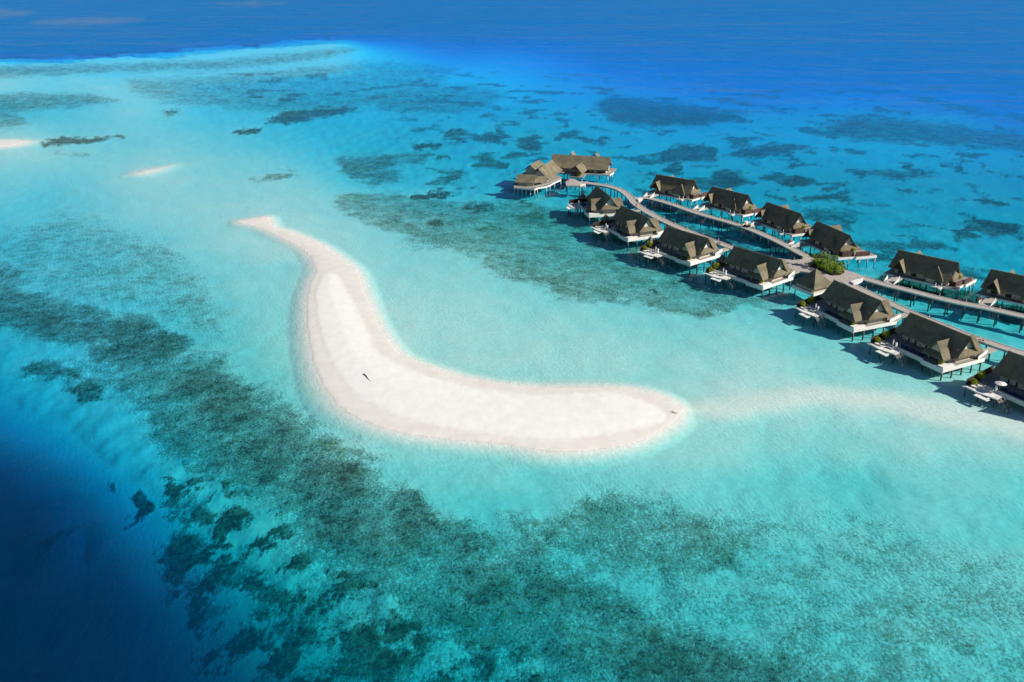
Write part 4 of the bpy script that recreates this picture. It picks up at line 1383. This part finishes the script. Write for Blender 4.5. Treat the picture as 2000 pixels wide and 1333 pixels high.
for a, b in zip(chain[:-1], chain[1:]):
    rl.tube((*a, DZ + 1.0), (*b, DZ + 1.0), .05, .05, 6)
    n = max(1, int(np.hypot(b[0] - a[0], b[1] - a[1]) / 2))
    for k in range(n + 1):
        q = np.array(a) + (np.array(b) - np.array(a)) * k / n
        rl.tube((*q, DZ), (*q, DZ + 1.0), .05, .05, 6)
rl.build('railing', M['white'], r)
for x0, x1 in ((21.0, 22.6), (24.5, 28.5)):
    MB().box(x0, x1, -5.46, -5.31, DZ + .1, DZ + 1.9).build('window', M['glass'], r)
MB().box(19.0, 20.6, -5.5, -5.31, DZ, DZ + 2.2).build('door', M['door'], r)
a, b = pl_(2.8, 424.5), pl_(9.6, 422.6)
d = np.array(b) - np.array(a)
nrm = np.array([d[1], -d[0]]) / np.linalg.norm(d)
for t0, t1 in ((.08, .42), (.55, .92)):
    q0, q1 = np.array(a) + d * t0 - nrm * 1.15, np.array(a) + d * t1 - nrm * 1.15
piles(r, [(x, y) for x in (1, 8, 15.5, 20, 25, 30.5) for y in (-8.0, 0, 7)] + [(13.5, -16.5), (18.8, -16.5), (31.9, -2)], DZ - .4, M['palepile'], .22)
piles(r, [tuple(np.array(q) * .985) for q in d2], DZ - .4, M['palepile'], .22)
piles(r, [tuple(np.array(chain[0]) + (np.array(chain[1]) - np.array(chain[0])) * t + nrm * 0.0) for t in (.2, .4, .6, .8)], DZ - .5, M['palepile'], .2)
tag(r, 'large thatched pavilion with several joined roofs at the far end of the boardwalk', 'pavilion')

# arrival platform in front of it
cq = lambda x, y: un(980 + x / 5.553, 270 + y / 5.553, DZ)[:2]
ap = [cq(*q) for q in ((690, 475), (740, 440), (800, 448), (850, 478), (905, 490), (905, 515), (850, 520), (700, 515))]
c5 = sum(ap) / len(ap)
r = empty('arrival_platform', (c5[0], c5[1], 0))
MB().prism([tuple(p - c5) for p in ap], DZ - .6, DZ + .006).build('deck', M['walk'], r)
sc = [cq(*q) - c5 for q in ((850, 518), (910, 508))]
MB().slab([(*sc[0], DZ + .5), (*sc[1], DZ + .5), (*sc[1], DZ - 1.0), (*sc[0], DZ - .9)], .15, (0, -1, 0)).build('white_screen', M['white'], r)
piles(r, [tuple((p - c5) * .9) for p in ap], DZ - .5, M['pile'], .2)
tag(r, 'grey arrival platform in front of the large pavilion', 'platform')
# shrub at the porch
b_ = un(1131, 345, DZ)
put(bu_big, 'bb', (b_[0], b_[1], DZ), 1.0, 'bright yellow-green shrub beside the porch of the large pavilion', 'bush', None)


# ------------------------------------------------------------------ bicycles, buggy, lamps
def bicycle():
    r = empty('bicycle')
    for x in (-.52, .52):
        w = MB()
        n = 16
        for k in range(n):
            a0, a1 = 2 * math.pi * k / n, 2 * math.pi * (k + 1) / n
            w.tube((x + .33 * math.cos(a0), 0, .34 + .33 * math.sin(a0)), (x + .33 * math.cos(a1), 0, .34 + .33 * math.sin(a1)), .03, .03, 5)
        for k in range(4):
            a = math.pi * k / 4
            w.tube((x - .32 * math.cos(a), 0, .34 - .32 * math.sin(a)), (x + .32 * math.cos(a), 0, .34 + .32 * math.sin(a)), .008, .008, 4)
        w.build('wheel', M['rubber'], r)
    f = MB()
    for a, b in (((-.52, 0, .34), (-.08, 0, .34)), ((-.08, 0, .34), (-.22, 0, .82)), ((-.52, 0, .34), (-.2, 0, .76)), ((-.08, 0, .34), (.38, 0, .74)), ((-.2, 0, .78), (.36, 0, .86)), ((.52, 0, .34), (.34, 0, .96))):
        f.tube(a, b, .045, .045, 6)
    f.box(-.72, -.30, -.09, .09, .72, .76)
    f.build('frame', M['red'], r)
    MB().box(-.36, -.10, -.09, .09, .86, .93).build('saddle', M['rubber'], r)
    MB().tube((.34, -.28, 1.0), (.34, .28, 1.0), .025, .025, 6).tube((.34, 0, .94), (.34, 0, 1.0), .03, .03, 6).build('handlebar', M['metal'], r)
    MB().box(.42, .70, -.18, .18, .78, 1.02).build('basket', M['red'], r)
    return r


bk = bicycle()
BIKES = [(1108, 355, 'red bicycle at the edge of the arrival platform by the large pavilion'),
         (1242.3, 404, 'red bicycle where the boardwalk forks'),
         (1355.5, 404.8, 'red bicycle at the entry of the second ocean-side villa'),
         (1402.8, 479, 'red bicycle on the boardwalk behind the third lagoon-side villa'),
         (1540, 474.5, 'red bicycle at the entry of the villa behind the palms'),
         (1912, 588, 'first of two red bicycles by the rightmost ocean villa entry'),
         (1914, 589, 'second of two red bicycles by the rightmost ocean villa entry'),
         (1915, 670, 'red bicycle on the boardwalk behind the nearest whole lagoon-side villa')]
for i, (x, y, lab) in enumerate(BIKES):
    p = un(x, y, DZ)
    o = put(bk, 'bk', (p[0], p[1], DZ + .01), R([10, 60, -20, -35, -50, -20, 30, -40][i]), lab, 'bicycle', 'red bicycles on the boardwalks')
    o.scale = (1.15, 1.15, 1.15)

r = empty('golf_buggy')
MB().box(-1.1, 1.1, -.6, .6, .3, .62).slab([(.7, -.6, .62), (.7, .6, .62), (1.1, .6, .62), (1.1, -.6, .62)], .4, (0, 0, 1)).box(.75, 1.05, -.58, .58, .62, 1.0).build('body', M['rubber'], r)
MB().box(-.55, .1, -.55, .55, .62, .82).slab([(-.55, -.55, .8), (-.55, .55, .8), (-.75, .55, 1.3), (-.75, -.55, 1.3)], .1, (1, 0, 0)).build('seat', M['tan'], r)
MB().box(-1.0, .95, -.65, .65, 1.78, 1.86).build('canopy', M['white'], r)
for x in (-.9, .85):
    for y in (-.56, .56):
        MB().tube((x, y, .6), (x * .95, y, 1.8), .03, .03, 6).build('post', M['metal'], r)
for x in (-.72, .72):
    for y in (-.62, .62):
        MB().tube((x, y - .09, .28), (x, y + .09, .28), .27, .27, 14).build('wheel', M['rubber'], r)
p = un(1459, 443.5, DZ)
r.location = (p[0], p[1], DZ + .01)
r.rotation_euler = (0, 0, R(-55))
r.scale = (1.15, 1.15, 1.15)
tag(r, 'dark golf buggy with white canopy parked on the boardwalk', 'golf buggy')


def lamp():
    r = empty('bollard_lamp')
    MB().tube((0, 0, -.5), (0, 0, .85), .07, .07, 8).build('post', M['white'], r)
    MB().tube((0, 0, .85), (0, 0, 1.0), .10, .10, 8).build('head', M['metal'], r)
    return r


lp = lamp()
lamp_n = {}
ORD = 'first second third fourth fifth sixth seventh eighth ninth tenth eleventh twelfth thirteenth fourteenth fifteenth sixteenth seventeenth eighteenth nineteenth twentieth'.split()
for i, (x, y, lab) in enumerate(LAMPS):
    if pr_xy(x, y)[0] > 2010:
        continue
    lamp_n[lab] = lamp_n.get(lab, 0) + 1
    put(lp, 'lp', (x, y, DZ), 0, ORD[lamp_n[lab] - 1] + (' bollard lamp from the large pavilion along the curving boardwalk' if 'curving' in lab else ' bollard lamp from the fork along the ocean villa boardwalk' if 'fork' in lab else ' bollard lamp right of the palms along the ocean villa boardwalk' if 'past' in lab else ' bollard lamp right of the palms behind the lagoon villas'), 'bollard lamp', 'bollard lamps on the ' + lab)

# ------------------------------------------------------------------ driftwood on the sandbank
a = un(711, 735, .0)
b = un(725, 749, .0)
zi = float(Z[np.argmin((GX - .5 * (a[0] + b[0])) ** 2 + (GY - .5 * (a[1] + b[1])) ** 2)])
n = 9
mb = MB()
prev = None
for k in range(n):
    t = k / (n - 1)
    q = np.array([a[0] + (b[0] - a[0]) * t + .12 * math.sin(t * 7), a[1] + (b[1] - a[1]) * t, zi + .13 - .16 * t])
    rr = .17 * (1 - .75 * t)
    if prev is not None:
        mb.tube(prev[0], q, prev[1], rr, 9)
    prev = (q, rr)
o = mb.build('driftwood_log', M['drift'], None, True)
tag(o, 'dark driftwood log lying half buried on the white sandbank', 'log')
q0 = un(1316, 808, 0)
mb = MB()
for k, (dx, dy, r0) in enumerate(((1.1, -.5, .09), (-.9, .7, .07), (.2, 1.2, .05), (-.7, -.6, .05))):
    mb.tube((0, 0, .12), (dx, dy, .22 + .05 * k), r0, r0 * .5, 7)
o = mb.build('driftwood_branch', M['drift'], None, True)
o.location = (q0[0], q0[1], float(Z[np.argmin((GX - q0[0]) ** 2 + (GY - q0[1]) ** 2)]))
tag(o, 'small forked driftwood branch at the pointed right tip of the sandbank', 'branch')
